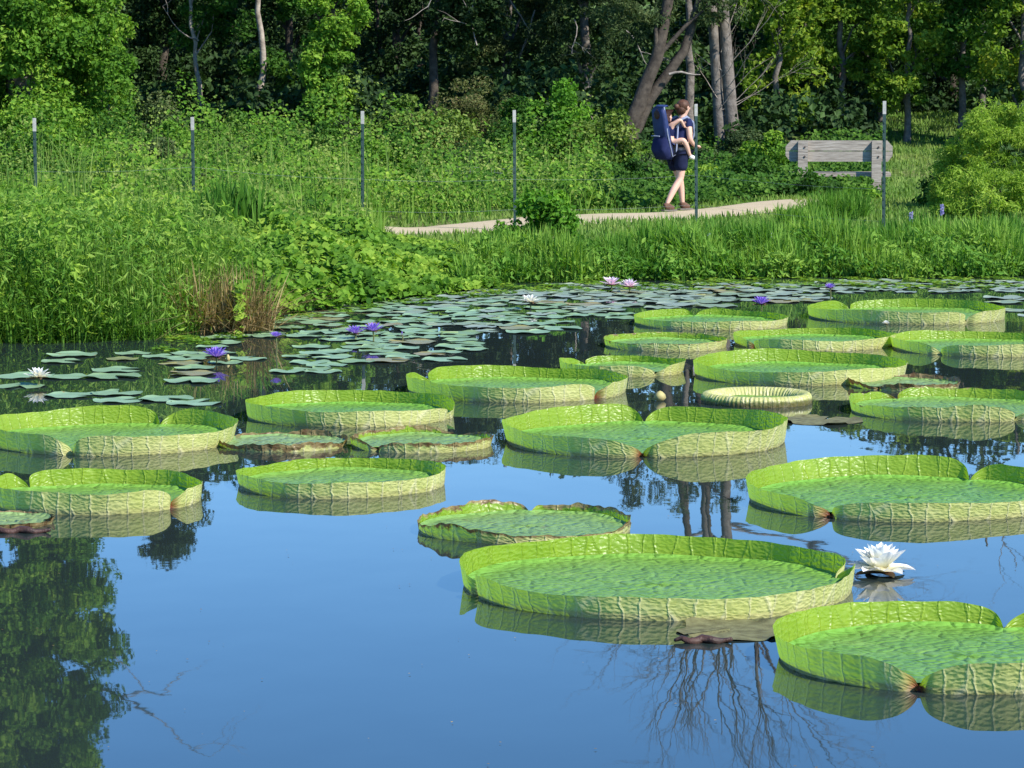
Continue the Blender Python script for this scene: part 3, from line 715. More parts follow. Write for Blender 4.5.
tree(201, 66, 'slender pale sapling trunk standing in the dark hollow', [(.1, 0, 0), (-.1, 0, 2.2), (-.25, 0, 5.2)], .055,
     [(-.2, 0, 4.6, .9, .8, .7, 18, .32), (.1, .4, 3.2, .7, .4, .8, 24, .28)], M['fol_mid'], 'bark_pale', leaf=.055, per=130, name='sapling',
     dead=[((0, 0, 1.7), (-1, -.3, .45), 1.2, .018, 1)])
tree(261, 65, 'straight pale trunk rising out of the dark hollow', [(0, 0, 0), (.02, 0, 3), (-.03, 0, 5.8)], .075,
     [(0, .1, 4.9, 1.1, 1, .8, 24, .34), (.15, .3, 2.0, .6, .4, .5, 16, .26), (.1, .5, 3.4, .9, .3, .7, 16, .28)], M['fol_mid'], 'bark_pale', leaf=.055, per=150, name='oak_tree', limbs=0)
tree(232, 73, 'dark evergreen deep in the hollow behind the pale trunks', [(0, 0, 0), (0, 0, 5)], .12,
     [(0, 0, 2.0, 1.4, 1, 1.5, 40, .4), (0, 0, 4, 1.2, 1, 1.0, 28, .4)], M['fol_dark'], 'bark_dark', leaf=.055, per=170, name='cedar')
tree(333, 62.5, 'narrow column of vines climbing a dead trunk', [(0, 0, 0), (.05, 0, 4.9)], .10,
     [(0, -.25, 1.5, .5, .35, 1.0, 34, .26), (0, -.3, 2.3, .5, .3, .6, 16, .24), (.02, 0, 3.1, .66, .55, .9, 32, .28), (.1, 0, 4.3, .6, .5, .7, 22, .3)], M['fol_vine'], 'bark_dark', leaf=.05, per=240, name='vine_clad_tree')
tree(292, 70, 'dark evergreen behind the vine column on its left', [(0, 0, 0), (0, 0, 4.6)], .12,
     [(0, 0, 2.2, 1.0, .9, 1.6, 30, .4), (0, 0, 3.9, .8, .8, .9, 18, .36)], M['fol_dark'], 'bark_dark', leaf=.055, per=170, name='cedar')
tree(398, 76, 'dark evergreen in the deep gap right of the vine column', [(0, 0, 0), (0, 0, 4.5)], .13,
     [(0, 0, 2.4, 1.6, 1, 1.4, 40, .4), (0, 0, 4.2, 1.3, 1, .8, 24, .4)], M['fol_dark'], 'bark_dark', leaf=.055, per=150, name='cedar')
tree(432, 66, 'spreading dark tree with a bleached hanging branch', [(0, 0, 0), (.1, 0, 2.6), (.2, 0, 5)], .11,
     [(0, .1, 4.7, 1.3, 1.2, .8, 34, .36), (.7, 0, 3.2, .8, .7, .8, 36, .3)], M['fol_dark'], 'bark_dark', leaf=.055, per=170, name='oak_tree',
     dead=[((.15, -1.0, 3.7), (.02, 0, -1), 1.15, .02, 1), ((.9, -.6, 1.9), (-.3, 0, .8), 1.0, .016, 2)])
tree(505, 68, 'grey green drooping tree above the purple topped bush', [(0, 0, 0), (.1, 0, 3), (0, 0, 5.6)], .13,
     [(0, -.2, 3.1, 1.2, .8, .8, 56, .28), (.1, 0, 4.6, 1.3, 1.1, .9, 50, .34), (-.2, -.3, 2.3, .8, .5, .4, 20, .24)], M['fol_grey'], 'bark', leaf=.055, per=140, aspect=.3, name='willow_tree',
     dead=[((.1, -.8, 2.6), (.3, 0, -.7), 1.0, .016, 2), ((.6, -.8, 2.4), (-.2, 0, -.8), .9, .014, 2)])
tree(588, 67, 'grey green drooping tree left of the leaning trunk', [(0, 0, 0), (-.1, 0, 3), (.1, 0, 5.4)], .12,
     [(0, -.2, 3.0, 1.1, .7, 1.0, 60, .28), (.1, 0, 4.6, 1.2, 1.0, .8, 40, .34)], M['fol_grey'], 'bark', leaf=.055, per=140, aspect=.3, name='willow_tree',
     dead=[((.7, -.9, 2.1), (.5, 0, -.5), .9, .018, 2), ((-.3, -.9, 2.3), (.2, 0, -.9), .8, .014, 2)])
r = tree(617, 62, 'thick dark trunk leaning right behind the walker, forked low down', [(-.05, 0, 0), (.25, 0, .9), (.80, .1, 2.4), (1.15, .2, 4.6), (1.5, .2, 7.5)], .17,
     [(1.2, .2, 5.2, 1.3, 1.0, .9, 30, .32), (.3, .3, 3.4, .8, .5, .7, 30, .26), (1.9, .3, 3.3, .5, .4, .5, 14, .22)], M['fol_grey'], 'bark_dark', leaf=.055, per=110, aspect=.3, name='leaning_tree',
     dead=[((.95, 0, 1.75), (1, 0, .05), .6, .03, 0)])
tubes_mesh('second_trunk', [([(.18, .05, .35), (.6, .2, 1.3), (1.25, .3, 2.2), (1.6, .35, 3.4), (1.8, .4, 6.2)], [.12, .11, .09, .07, .03])], M['bark_dark'], r, 10)
tree(690, 64, 'straight brown trunk just left of the twin grey trunks', [(0, 0, 0), (-.02, 0, 2), (-.08, 0, 4), (0, 0, 7)], .10,
     [(0, .2, 5.0, .8, .8, .8, 12, .28)], M['fol_grey'], 'bark', leaf=.055, per=90, name='oak_tree')
# the tall bare tree with two trunks
x0 = X_at(722, 63.0); zb = float(terrain(x0, 63.0)); r = empty('bare_tree', (x0, 63.0, zb))
tag(r, 'tall bare tree with twin grey trunks and leafless branches', 'tree', 'trees of the wood behind the pond')
ta = [([(.02, 0, -.1), (-.1, 0, 1.2), (-.22, 0, 3.0), (-.3, 0, 5.0), (-.25, 0, 7.2)], [.16, .105, .10, .09, .08])]
for k_, a_ in enumerate((-62, -40, -22, -6, 12, 30)):
    branches((-.26, 0, 5.9 + .25 * (k_ % 5)), (math.sin(math.radians(a_)), random.uniform(-.25, .2), math.cos(math.radians(a_))), 1.7 + .25 * (k_ % 3), .045, 4, ta, seg=5, wob=.10, spread=.38, nb=3)
tb = [([(.24, -.05, -.1), (.14, -.05, 1.0), (-.02, 0, 3.0), (.08, 0, 5.2), (.2, 0, 7.4)], [.18, .125, .11, .10, .09])]
for k_, a_ in enumerate((-30, -10, 14, 34, 52, 66, 78)):
    branches((.17, 0, 5.8 + .27 * (k_ % 6)), (math.sin(math.radians(a_)), random.uniform(-.25, .2), math.cos(math.radians(a_))), 1.9 + .3 * (k_ % 3), .05, 4, tb, seg=5, wob=.10, spread=.38, nb=3)
tc = []
for k in range(26):
    z = random.uniform(.9, 4.2); d = random.choice([-1, 1, 1])
    branches((random.uniform(-.15, .12), -.1, z), (d * random.uniform(.3, 1), random.uniform(-.4, .1), random.uniform(.4, 1.4)), random.uniform(.6, 1.3), .009, 2, tc, seg=4, wob=.12, spread=.4, nb=2)
tubes_mesh('trunk', ta, M['bark'], r, 9); tubes_mesh('trunk', tb, M['bark'], r, 9); tubes_mesh('twigs', tc, M['bark_pale'], r, 4)
tree(772, 65.5, 'maple with loose yellowing sprays left of and above the bench', [(0, 0, 0), (.1, 0, 2.5), (0, 0, 5)], .07,
     [(.1, 0, 1.9, .75, .6, 1.1, 34, .28), (.1, .1, 3.6, 1.0, .8, 1.0, 44, .3)], M['fol_yellow'], 'bark', leaf=.06, per=95, name='maple_tree')
tree(842, 66.5, 'maple with yellow green sprays hanging above the bench', [(0, 0, 0), (-.1, 0, 2.5), (0, 0, 4.8)], .08,
     [(0, 0, 3.0, .95, .7, .7, 40, .28), (.1, .1, 4.1, 1.1, .9, .7, 40, .32), (.5, -.3, 2.1, .4, .3, .3, 9, .2), (-.6, -.2, 2.3, .35, .3, .3, 8, .2)], M['fol_yellow'], 'bark', leaf=.06, per=95, name='maple_tree')
tree(905, 66, 'maple behind the rightmost post with pale low sprays', [(0, 0, 0), (0, 0, 4.6)], .07,
     [(0, 0, 2.9, .8, .7, .8, 34, .28), (-.2, -.2, 1.7, .5, .4, .45, 18, .22), (.1, .1, 4.1, 1.0, .9, .6, 32, .32)], M['fol_yellow'], 'bark', leaf=.06, per=95, name='maple_tree')
tree(960, 66.5, 'fresh green maple between the post and the feathery bush', [(0, 0, 0), (0, 0, 4.6)], .08,
     [(0, 0, 2.8, .8, .7, .9, 40, .3), (.1, .1, 4.0, 1.0, .9, .6, 32, .32)], M['fol_mid'], 'bark', leaf=.06, per=110, name='maple_tree')
tree(1020, 65, 'maple above the feathery bush at the right edge', [(0, 0, 0), (0, 0, 5)], .09,
     [(0, 0, 2.7, 1.0, .8, 1.2, 50, .3), (.1, .1, 4.2, 1.1, .9, .7, 34, .32)], M['fol_yellow'], 'bark', leaf=.06, per=110, name='maple_tree')
tree(803, 69, 'green maple filling the gap left of the bench sprays', [(0, 0, 0), (0, 0, 4.5)], .08,
     [(0, 0, 2.9, 1.0, .8, 1.0, 44, .32), (.1, .1, 4.2, 1.0, .9, .6, 26, .32)], M['fol_mid'], 'bark', leaf=.06, per=110, name='maple_tree')
tree(880, 70, 'green maple set back behind the right end of the bench', [(0, 0, 0), (0, 0, 4.5)], .08,
     [(0, 0, 3.0, 1.0, .8, .9, 44, .32), (.1, .1, 4.2, 1.0, .9, .6, 26, .32)], M['fol_mid'], 'bark', leaf=.06, per=110, name='maple_tree')
tree(830, 73, 'dark evergreen behind the maples above the bench', [(0, 0, 0), (0, 0, 4)], .12,
     [(0, 0, 2.0, 2.0, 1, 1.5, 60, .4), (0, 0, 3.6, 1.8, 1, .9, 36, .4)], M['fol_dark'], 'bark_dark', leaf=.06, per=150, name='cedar')
tree(950, 74, 'dark evergreen behind the maples at the right', [(0, 0, 0), (0, 0, 4)], .12,
     [(0, 0, 2.4, 2.0, 1, 1.3, 50, .4), (0, 0, 3.3, 1.8, 1, .9, 36, .4)], M['fol_dark'], 'bark_dark', leaf=.06, per=150, name='cedar')
tree(980, 69, 'thin sparse tree whose twiggy top rises above the right maples', [(0, 0, 0), (0, 0, 4), (.2, 0, 7.4)], .07,
     [(.2, 0, 6.4, .9, .6, .9, 12, .22)], M['fol_mid'], 'bark', leaf=.05, per=40, name='sapling', dead=[((.1, 0, 5.5), (.5, 0, 1), 1.6, .02, 3)])

# ---- the far wood as one mass: dense understory and a canopy closed over it to shade the hollows
def wood(name, label, n_cl, per, xr, yr, zfun, cr, leaf, filt=None):
    x = R_.uniform(*xr, n_cl); y = R_.uniform(*yr, n_cl)
    if filt is not None: k = filt(x, y); x, y = x[k], y[k]; n_cl = len(x)
    g_ = terrain(x, y)
    cc = np.stack([x, y, g_ + zfun(x, y, n_cl)], -1)
    P, dd, ti = clump_points(cc, cr * R_.uniform(.6, 1.2, n_cl), per)
    o = leaf_obj(name, P, leaf_normals(dd), leaf * R_.uniform(.6, 1.3, len(P)), ti, M['fol_wood_shade'], aspect=.65)
    tag(o, label, 'woodland', kind='stuff')
wood('wood', 'far wood with shade put into its dark leaf colour, closing off the view behind the single trees', 2600, 60, (-32, 34), (79, 92), lambda x, y, n: R_.uniform(0, 1, n) * (3.3 + .7 * np.sin(x * .9) + .4 * np.sin(x * 2.3)), .75, .12)
wood('wood_shade_canopy', 'leaf canopy made continuous to shade the hollows of the wood', 700, 110, (-24, 26), (66, 84), lambda x, y, n: 3.1 + R_.uniform(0, 1.1, n) + .35 * np.sin(x * .9), .6, .09)
wood('wood_understory', 'undergrowth on the floor of the wood, shade put into its dark leaf colour', 1500, 90, (-20, 18), (62, 80), lambda x, y, n: R_.uniform(0, 1, n) * (1.0 + .5 * np.sin(x * 1.3 + y * .3)), .5, .08, lambda x, y: ~((px_of(x, y) > 870) & (px_of(x, y) < 965) & (y < 72)))
for i, (px, Y, rd) in enumerate([(385, 77, .06), (420, 79, .06), (840, 72, .06)]):
    lab = ['thin shaded trunk in the deep dark gap, its left one', 'thin shaded trunk in the deep dark gap, its right one', 'thin shaded trunk behind the maples above the bench'][i]
    tree(px, Y, lab, [(0, 0, 0), (random.uniform(-.3, .3), 0, 4.4)], rd, [(0, 0, 4.2, .9, .9, .6, 8, .35)], M['fol_dark'], 'bark_dark', leaf=.07, per=60, name='wood_tree', limbs=3)

# ------------------------------------------------------------------ giant water platters
PADS = []
def ang_noise(th, amps, seed):
    rs = np.random.default_rng(seed); o = np.zeros_like(th)
    for k, a in amps: o += a * np.sin(k * th + rs.uniform(0, 6.28))
    return o
def giant_pad(cx, cy, Rpx, h, notches, label, age=.1, flare=.22, lobe=.32, seed=0, ragged=0.0, low=None, curl=False, ecc=1.0, red=(0,), tilt=0.0):
    c = at_z(cx, cy); sc = F / (c[1] * math.cos(PIT) + H * math.sin(PIT)); R = Rpx / sc
    PADS.append((c[0], c[1], R * 1.06))
    root = empty('giant_water_platter', c); tag(root, label, 'giant lily pad', 'giant platter leaves floating on the pond')
    n = 480; th = np.linspace(0, 2 * np.pi, n + 1)[:-1]
    lob = np.ones(n); pull = np.zeros(n); nr = np.zeros(n)
    for i, (nx_, ny_) in enumerate(notches):
        q = at_z(nx_, ny_) - c; a = math.atan2(q[1], q[0])
        d = np.abs((th - a + np.pi) % (2 * np.pi) - np.pi)
        side = ((th - a + np.pi) % (2 * np.pi) - np.pi) > 0
        rs = np.random.default_rng(seed * 7 + i)
        wl = np.where(side, lobe * rs.uniform(.7, 1.3), lobe * rs.uniform(.7, 1.3))
        g_ = np.clip(d / wl, 0, 1); lob = np.minimum(lob, np.sqrt(np.maximum(0, 1 - (1 - g_) ** 2.4)))
        pull = np.maximum(pull, np.exp(-(d / .045) ** 2))
        if i in red: nr = np.maximum(nr, np.exp(-(d / .055) ** 2))
    rb = R * (1 + ang_noise(th, [(2, .018), (3, .012), (5, .006), (9, .003)], seed)) * (1 - .07 * pull)
    hh = h * .89 * (1 + ang_noise(th, [(1, .07), (2, .06), (4, .05), (7, .03), (23, .012)], seed + 50))
    if ragged: hh *= np.clip(1 + ang_noise(th, [(3, ragged), (6, ragged * .7), (13, ragged * .5), (29, ragged * .3), (47, ragged * .2)], seed + 9), .25, 1.5)
    if low:   # angles (deg) where the rim lies low
        for a0, wd, f in low:
            d = np.abs((th - math.radians(a0) + np.pi) % (2 * np.pi) - np.pi)
            hh *= 1 - (1 - f) * np.exp(-(d / math.radians(wd)) ** 2)
    hh = np.maximum(hh * lob, .004)
    fl = flare + ang_noise(th, [(2, .06), (3, .06), (5, .05), (8, .03)], seed + 3)
    rip = ang_noise(th, [(17, .25), (29, .25), (41, .3)], seed + 4)
    m = 14; v = np.linspace(0, 1, m + 1)
    V = []; edge = []; UV = []; AN = []
    arc = th * R
    for j, t in enumerate(v):
        if curl:
            phi = t * math.radians(200); rr_ = h * .42 * np.ones(n)
            r = rb - rr_ * (1 - np.cos(phi)) * .95 + .02 * np.sin(t * np.pi); z = -.02 + rr_ * 1.4 * np.sin(phi) + .02 * t + .01
            z = np.where(z < 0, z * .3, z)
            r = r + .0065 * np.sin(th * 78) * np.sin(t * np.pi)
        else:
            z = -.035 + (hh + .035) * t
            r = rb + np.minimum(hh, .2) * fl * t ** 1.4 - .02 * (1 - t) ** 6 + rip * .006 * t * t
        V.append(np.stack([r * np.cos(th), r * np.sin(th) * ecc, z], -1)); edge.append(np.full(n, t)); UV.append(np.stack([arc, t * (h + .035) * np.ones(n)], -1)); AN.append(nr)
    V = np.concatenate(V); edge = np.concatenate(edge); UV = np.concatenate(UV)
    i = np.arange(m)[:, None] * n; j = np.arange(n)[None, :]; j2 = (j + 1) % n
    Q = np.stack([i + j, i + j2, i + n + j2, i + n + j], -1).reshape(-1, 4)
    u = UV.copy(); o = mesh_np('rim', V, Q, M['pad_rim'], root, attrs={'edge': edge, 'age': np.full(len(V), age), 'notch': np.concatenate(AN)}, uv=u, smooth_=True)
    # upper leaf surface
    m2 = 26; rad = np.linspace(0, 1, m2 + 1) ** .8; V = []; RA = []
    for t in rad:
        r = (rb - .004) * t
        zc = .016 + .012 * max(0, (t - .93) / .07) ** 2 + .004 * np.sin(th * 3 + seed) * t + .003 * np.sin(th * 7 + t * 9)
        V.append(np.stack([r * np.cos(th), r * np.sin(th) * ecc, zc * np.ones(n)], -1)); RA.append(np.full(n, t))
    V = np.concatenate(V); RA = np.concatenate(RA)
    i = np.arange(m2)[:, None] * n
    Q = np.stack([i + j, i + n + j, i + n + j2, i + j2], -1).reshape(-1, 4)
    mesh_np('leaf_surface', V, Q, M['pad_floor'], root, attrs={'rad': RA, 'age': np.full(len(V), max(0, age - .15))}, smooth_=True)
    return root

giant_pad(658, 588, 194, .135, [(852, 583), (463, 596)], 'largest green platter in the foreground, left of the big white flower', age=.05, seed=1, lobe=.22, flare=.16, red=())
giant_pad(968, 660, 186, .148, [(914, 694), (1010, 628)], 'nearest platter at the bottom right corner, notched in front', age=.12, seed=2, lobe=.36, flare=.2)
giant_pad(908, 500, 158, .150, [(822, 519), (985, 480)], 'wide platter at the right edge behind the big white flower', age=.12, seed=3, lobe=.3, flare=.22, low=[(-75, 60, .8)])
giant_pad(646, 441, 140, .165, [(642, 457), (644, 426)], 'central heart shaped platter with red notch facing the viewer', age=.1, seed=4, lobe=.38, flare=.2)
giant_pad(112, 441, 124, .155, [(72, 455), (157, 429)], 'wide platter at the left edge with a notch in its tall far rim', age=.14, seed=5, lobe=.34, flare=.2, red=())
giant_pad(349, 416, 103, .13, [(470, 420)], 'platter behind the two small brown edged ones, touching the left wide one', age=.12, seed=6, flare=.14, red=())
giant_pad(518, 391, 110, .135, [(598, 399), (436, 386)], 'platter behind the central heart shaped one with lobed right end', age=.1, seed=7, lobe=.28, flare=.16, red=(0,))
giant_pad(283, 445, 62, .055, [(330, 441)], 'small brown edged platter with low crumpled rim, left of its twin', age=.85, seed=8, ragged=.18, flare=.2, red=())
giant_pad(421, 445, 70, .075, [(374, 452), (462, 438)], 'small brown lipped platter right of its twin, with split rim', age=.6, seed=9, ragged=.12, lobe=.5, flare=.2, red=())
giant_pad(341, 485, 103, .105, [], 'even round platter with unbroken rim in front of the brown edged pair', age=.25, seed=10, flare=.14)
giant_pad(525, 529, 104, .085, [(530, 516), (640, 530)], 'ragged platter with torn brown rim behind the largest one', age=.55, seed=11, ragged=.15, lobe=.25, flare=.2, low=[(-60, 55, .5)], red=())
giant_pad(94, 501, 104, .135, [(178, 509), (12, 490)], 'platter near the left edge with a red split at its right end', age=.08, seed=12, lobe=.28, flare=.14)
giant_pad(6, 523, 46, .035, [(60, 525)], 'small flat brown rimmed platter cut by the left frame edge', age=.95, seed=13, ragged=.15, flare=.5, red=())
giant_pad(799, 375, 106, .135, [], 'large even platter without visible notch behind the curled young leaf', age=.12, seed=14, flare=.18)
giant_pad(666, 346, 61, .082, [], 'thin rimmed far platter left of the middle of the far group', age=.4, seed=15, flare=.18)
giant_pad(710, 324, 76, .095, [(689, 316)], 'far platter with notched back rim nearest the pink flowers', age=.2, seed=16, flare=.15, red=())
giant_pad(813, 344, 80, .105, [(739, 349)], 'far platter with a small folded lobe on its left end', age=.18, seed=17, lobe=.25, flare=.16, red=(0,))
giant_pad(907, 317, 96, .13, [(848, 311), (962, 323)], 'farthest wide platter close to the bank at the right', age=.1, seed=18, lobe=.28, flare=.16, red=())
giant_pad(983, 349, 88, .115, [(930, 356), (1060, 345)], 'far platter cut by the right frame edge with a front notch', age=.15, seed=19, lobe=.3, flare=.18, red=())
giant_pad(957, 411, 104, .11, [(888, 401), (1012, 420)], 'platter at the right edge with pale frilled back rim', age=.3, seed=20, lobe=.3, flare=.25, ragged=.08)
giant_pad(757, 402, 56, .135, [], 'young ribbed platter with its rim curled inwards', age=.05, seed=21, curl=True)
giant_pad(904, 386, 52, .06, [(866, 392)], 'old low platter with brown torn left side', age=.8, seed=22, ragged=.15, flare=.4, red=())
giant_pad(622, 371, 62, .10, [(655, 376), (580, 366)], 'platter half hidden behind the lobed one, its front split open', age=.25, seed=23, lobe=.5, flare=.2, red=())

def flat_pad(cx, cy, Rpx, mat, z, label=None, name='lily_pad', group=None, cat='lily pad', n=26, notch=None, wav=.02, ecc=1.0, seed=0, R=None):
    c = at_z(cx, cy) if R is None else np.array([cx, cy, 0.]); sc = F / (c[1] + .01)
    R = Rpx / sc if R is None else R
    a0 = R_.uniform(0, 6.28) if notch is None else notch
    th = np.linspace(0, 2 * np.pi, n + 1)[:-1]
    d = np.abs((th + np.pi) % (2 * np.pi) - np.pi)
    V = [(0, 0, z)]
    ph = R_.uniform(0, 6.28, 3)
    for t in (.5, .92, 1.0):
        r = R * t * (1 + wav * np.sin(3 * th + ph[0]) + wav * .7 * np.sin(7 * th + ph[1])); r = np.where(d < .01, R * .15, r)
        zz = z + (wav * .05 * np.sin(5 * th + ph[2]) * t * t + (.05 * R * (t > .95)) * (np.sin(4 * th + ph[0]) > .3))
        V += list(zip(r * np.cos(th + a0), r * np.sin(th + a0) * ecc, np.maximum(zz, z * .6)))
    Fs = [(0, 1 + i, 1 + (i + 1) % n) for i in range(n)]
    for k in range(2):
        b = 1 + k * n; Fs += [(b + i, b + n + i, b + n + (i + 1) % n, b + (i + 1) % n) for i in range(n)]
    o = mesh_np(name, V, Fs, mat, None, c, smooth_=True)
    tag(o, label, cat, group); return o
flat_pad(738, 631, 64, M['sunk'], .004, 'brownish sunken leaf lying flat between the two nearest platters', 'sunken_leaf', cat='leaf', n=60, notch=-2.6, wav=.09)
flat_pad(822, 421, 40, M['sunk'], .004, 'dull olive leaf lying flat right of the central platter', 'sunken_leaf', cat='leaf', n=60, notch=1.2, wav=.04)
for (cx, cy, ln, lab) in [(703, 643, .26, 'dark rotten curled edge floating on the rim of the sunken leaf'), (768, 607, .10, 'small dark lump of rotten leaf against the largest platter'), (20, 533, .34, 'brown rotten stalk lying along the small flat platter at the left edge')]:
    c = at_z(cx, cy); m_ = MB(); k = 9; pts = [np.array([(i / (k - 1) - .5) * ln, .02 * math.sin(i * 2), .012 + .008 * math.sin(i * 1.7)]) for i in range(k)]
    m_.tube(pts, [.006 + .016 * math.sin(math.pi * (i + .4) / k) * random.uniform(.7, 1.2) for i in range(k)], 7)
    tag(m_.build('rotten_leaf_scrap', M['rot'], None, True, c), lab, 'dead leaf')

# ---- small flat lily pads, each its own object
ZONES = [  # polygons in the photo: x0,x1,y0,y1, slope (y rises to the left), count, radius in metres, material mix
    (-60, 200, 374, 404, 13, .20, .25, 'n'), (60, 200, 352, 374, 8, .17, .23, 'n'), (165, 330, 336, 372, 18, .16, .22, 'n'), (230, 420, 311, 338, 30, .16, .23, 'n'),
    (330, 475, 336, 362, 24, .16, .23, 'n'), (285, 420, 298, 313, 24, .17, .24, 'm'), (400, 560, 300, 334, 40, .17, .24, 'm'), (420, 600, 291, 303, 42, .18, .25, 'f'),
    (560, 720, 285, 308, 44, .18, .26, 'f'), (700, 820, 284, 302, 34, .18, .25, 'f'), (820, 1030, 281, 293, 40, .12, .2, 'f'), (1000, 1060, 296, 318, 8, .18, .24, 'f'), (560, 625, 306, 318, 9, .17, .22, 'm')]
placed = []; cnt = 0
LAB = {'lily': ('floating sea green water lily pad', 'fresh sea green water lily pads'), 'lily_far_sheen': ('floating water lily pad near the far bank, grazing reflection put into its pale grey green', 'lily pads near the far bank with reflection painted into their grey green'), 'lily_old': ('yellowing brownish water lily pad among green ones', 'yellowing lily pads')}
for (x0, x1, y0, y1, cn, r0, r1, kind) in ZONES:
    t = 0; k = 0
    while k < cn and t < cn * 40 and cnt < 292:
        t += 1
        px, py = random.uniform(x0, x1), random.uniform(y0, y1); c = at_z(px, py); R = random.uniform(r0, r1) * random.choice([1, 1, .85])
        if c[1] > shore(c[0]) - R * .9: continue
        if any((c[0] - a) ** 2 + (c[1] - b) ** 2 < (R + q) ** 2 for a, b, q in PADS): continue
        if any((c[0] - a) ** 2 + (c[1] - b) ** 2 < (.78 * (R + q)) ** 2 for a, b, q in placed): continue
        placed.append((c[0], c[1], R)); k += 1; cnt += 1
        mt = 'lily' if kind == 'n' else ('lily_far_sheen' if kind == 'f' else random.choice(['lily', 'lily', 'lily_far_sheen']))
        if random.random() < .06: mt = 'lily_old'
        flat_pad(c[0], c[1], 0, M[mt], .003 + .0014 * (cnt % 6), LAB[mt][0], group=LAB[mt][1], R=R, n=20)
print('small pads', cnt)
# duckweed and floating weed at the far bank
n = 9000; px = R_.uniform(230, 1040, n); s = R_.uniform(.05, 1.7, n) ** 1.2
Yy = 38.5; x = (px - 512) / F * Yy; y = shore(x) - s
k = patchy(x, y, 2.5, 3) > .35 + R_.uniform(0, .4, n); x, y = x[k], y[k]
k = np.ones(len(x), bool)
for a, b, q in PADS: k &= ((x - a) ** 2 + (y - b) ** 2 > q * q)
x, y = x[k], y[k]; n = len(x)
o = leaf_obj('floating_weed', np.stack([x, y, np.full(n, .012)], -1), unit(np.array([0, 0, 1.]) + R_.normal(size=(n, 3)) * .06), R_.uniform(.015, .05, n), R_.uniform(0, 1, n), M['fol_vine'], aspect=.8)
tag(o, 'scattered floating weed along the far waterline', 'floating weed', kind='stuff')

n = 130; px, py = R_.uniform(0, 1024, n), R_.uniform(395, 768, n); P_ = np.array([at_z(a, b, .006) for a, b in zip(px, py)])
k = np.ones(n, bool)
for a, b, q in PADS: k &= (P_[:, 0] - a) ** 2 + (P_[:, 1] - b) ** 2 > (q * 1.03) ** 2
P_ = P_[k]; n = len(P_)
o = leaf_obj('floating_specks', P_, unit(np.array([0, 0, 1.]) + R_.normal(size=(n, 3)) * .05), R_.uniform(.003, .009, n), R_.uniform(0, .6, n), M['grass_dry'], aspect=.7)
tag(o, 'tiny scattered flecks floating on the open water', 'floating specks', kind='stuff')
# ------------------------------------------------------------------ flowers
def petal(L_, W, elev, az, curve, base=(0, 0, 0), cup=.25):
    m, k = 7, 5; V = []; T = []
    for i in range(m):
        t = i / (m - 1); e = elev + curve * (t - .3)
        if i == 0: p = np.array([.0, 0, 0])
        else: p = p + np.array([math.cos(e), 0, math.sin(e)]) * L_ / (m - 1)
        wdt = W * (math.sin(math.pi * min(1, (t * .86 + .14))) ** .55) * (1 if t < .98 else .25)
        nrm = np.array([-math.sin(e), 0, math.cos(e)])
        for j in range(k):
            u = (j / (k - 1) - .5) * 2
            V.append(p + np.array([0, u * wdt / 2, 0]) + nrm * (u * u) * cup * wdt); T.append(t)
    V = np.array(V); c, s = math.cos(az), math.sin(az)
    V = V @ np.array([[c, s, 0], [-s, c, 0], [0, 0, 1]]) + np.array(base)
    Q = np.array([(i * k + j, i * k + j + 1, (i + 1) * k + j + 1, (i + 1) * k + j) for i in range(m - 1) for j in range(k - 1)])
    return V, Q, np.array(T)
def flower(px, py, rad, mat, label, name, stem_h, rings, cat='water lily flower', group='water lily flowers', split=False, stamen=True):
    """px,py: where the stem meets the water"""
    c = at_z(px, py); r = empty(name, c); tag(r, label, cat, group)
    if stem_h > .03: MB().tube([(0, 0, -.05), (.008, 0, stem_h * .5), (0, 0, stem_h)], [.008, .007, .007], 6).build('stem', M['stem'], r)
    Vs, Qs, Ts, o = [], [], [], 0
    for (n, L_, W, el, cv) in rings:
        off = random.uniform(0, 6.28)
        for i in range(n):
            V, Q, T = petal(rad * L_ * random.uniform(.93, 1.07), rad * W, math.radians(el + random.uniform(-5, 5)), off + 2 * math.pi * i / n + random.uniform(-.12, .12), math.radians(cv), (0, 0, stem_h))
            if split: mesh_np('petal', V, Q, M[mat], r, attrs={'tint': T}, smooth_=True)
            else: Vs.append(V); Qs.append(Q + o); Ts.append(T); o += len(V)
    if not split: mesh_np('petals', np.concatenate(Vs), np.concatenate(Qs), M[mat], r, attrs={'tint': np.concatenate(Ts)}, smooth_=True)
    V, Q, T = [], [], []
    s = MB()
    for i in range(4):
        a = i * math.pi / 2 + .4; p_, q_, t_ = petal(rad * .8, rad * .34, math.radians(2), a, math.radians(-8), (0, 0, stem_h - .006)); s.add(p_, [tuple(k) for k in q_])
    s.build('sepal', M['sepal'], r, True)
    if stamen:
        s = MB()
        for i in range(16):
            a = random.uniform(0, 6.28); e = random.uniform(.9, 1.5); l = rad * .42
            s.tube([(0, 0, stem_h), (math.cos(a) * math.cos(e) * l, math.sin(a) * math.cos(e) * l, stem_h + math.sin(e) * l)], [rad * .03, rad * .025], 4)
        s.build('stamen', M['stamen'], r)
    return r
flower(880, 575, .185, 'petal_white', 'large brilliant white platter flower floating behind the nearest right platter', 'platter_flower', .014,
       [(10, 1.0, .46, 14, -20), (10, .95, .46, 36, 8), (9, .88, .44, 56, 16), (8, .8, .42, 70, 16), (6, .7, .36, 82, 10)], split=True, stamen=False)
SM = [(9, 1.0, .3, 14, 10), (9, .9, .28, 36, 8), (8, .75, .26, 58, 8)]
SV = [(12, 1.0, .2, 22, 6), (12, .9, .18, 42, 6), (9, .75, .16, 60, 6)]
flower(38, 385, .125, 'petal_white', 'white water lily standing at the left edge above green pads', 'white_water_lily', .06, SM)
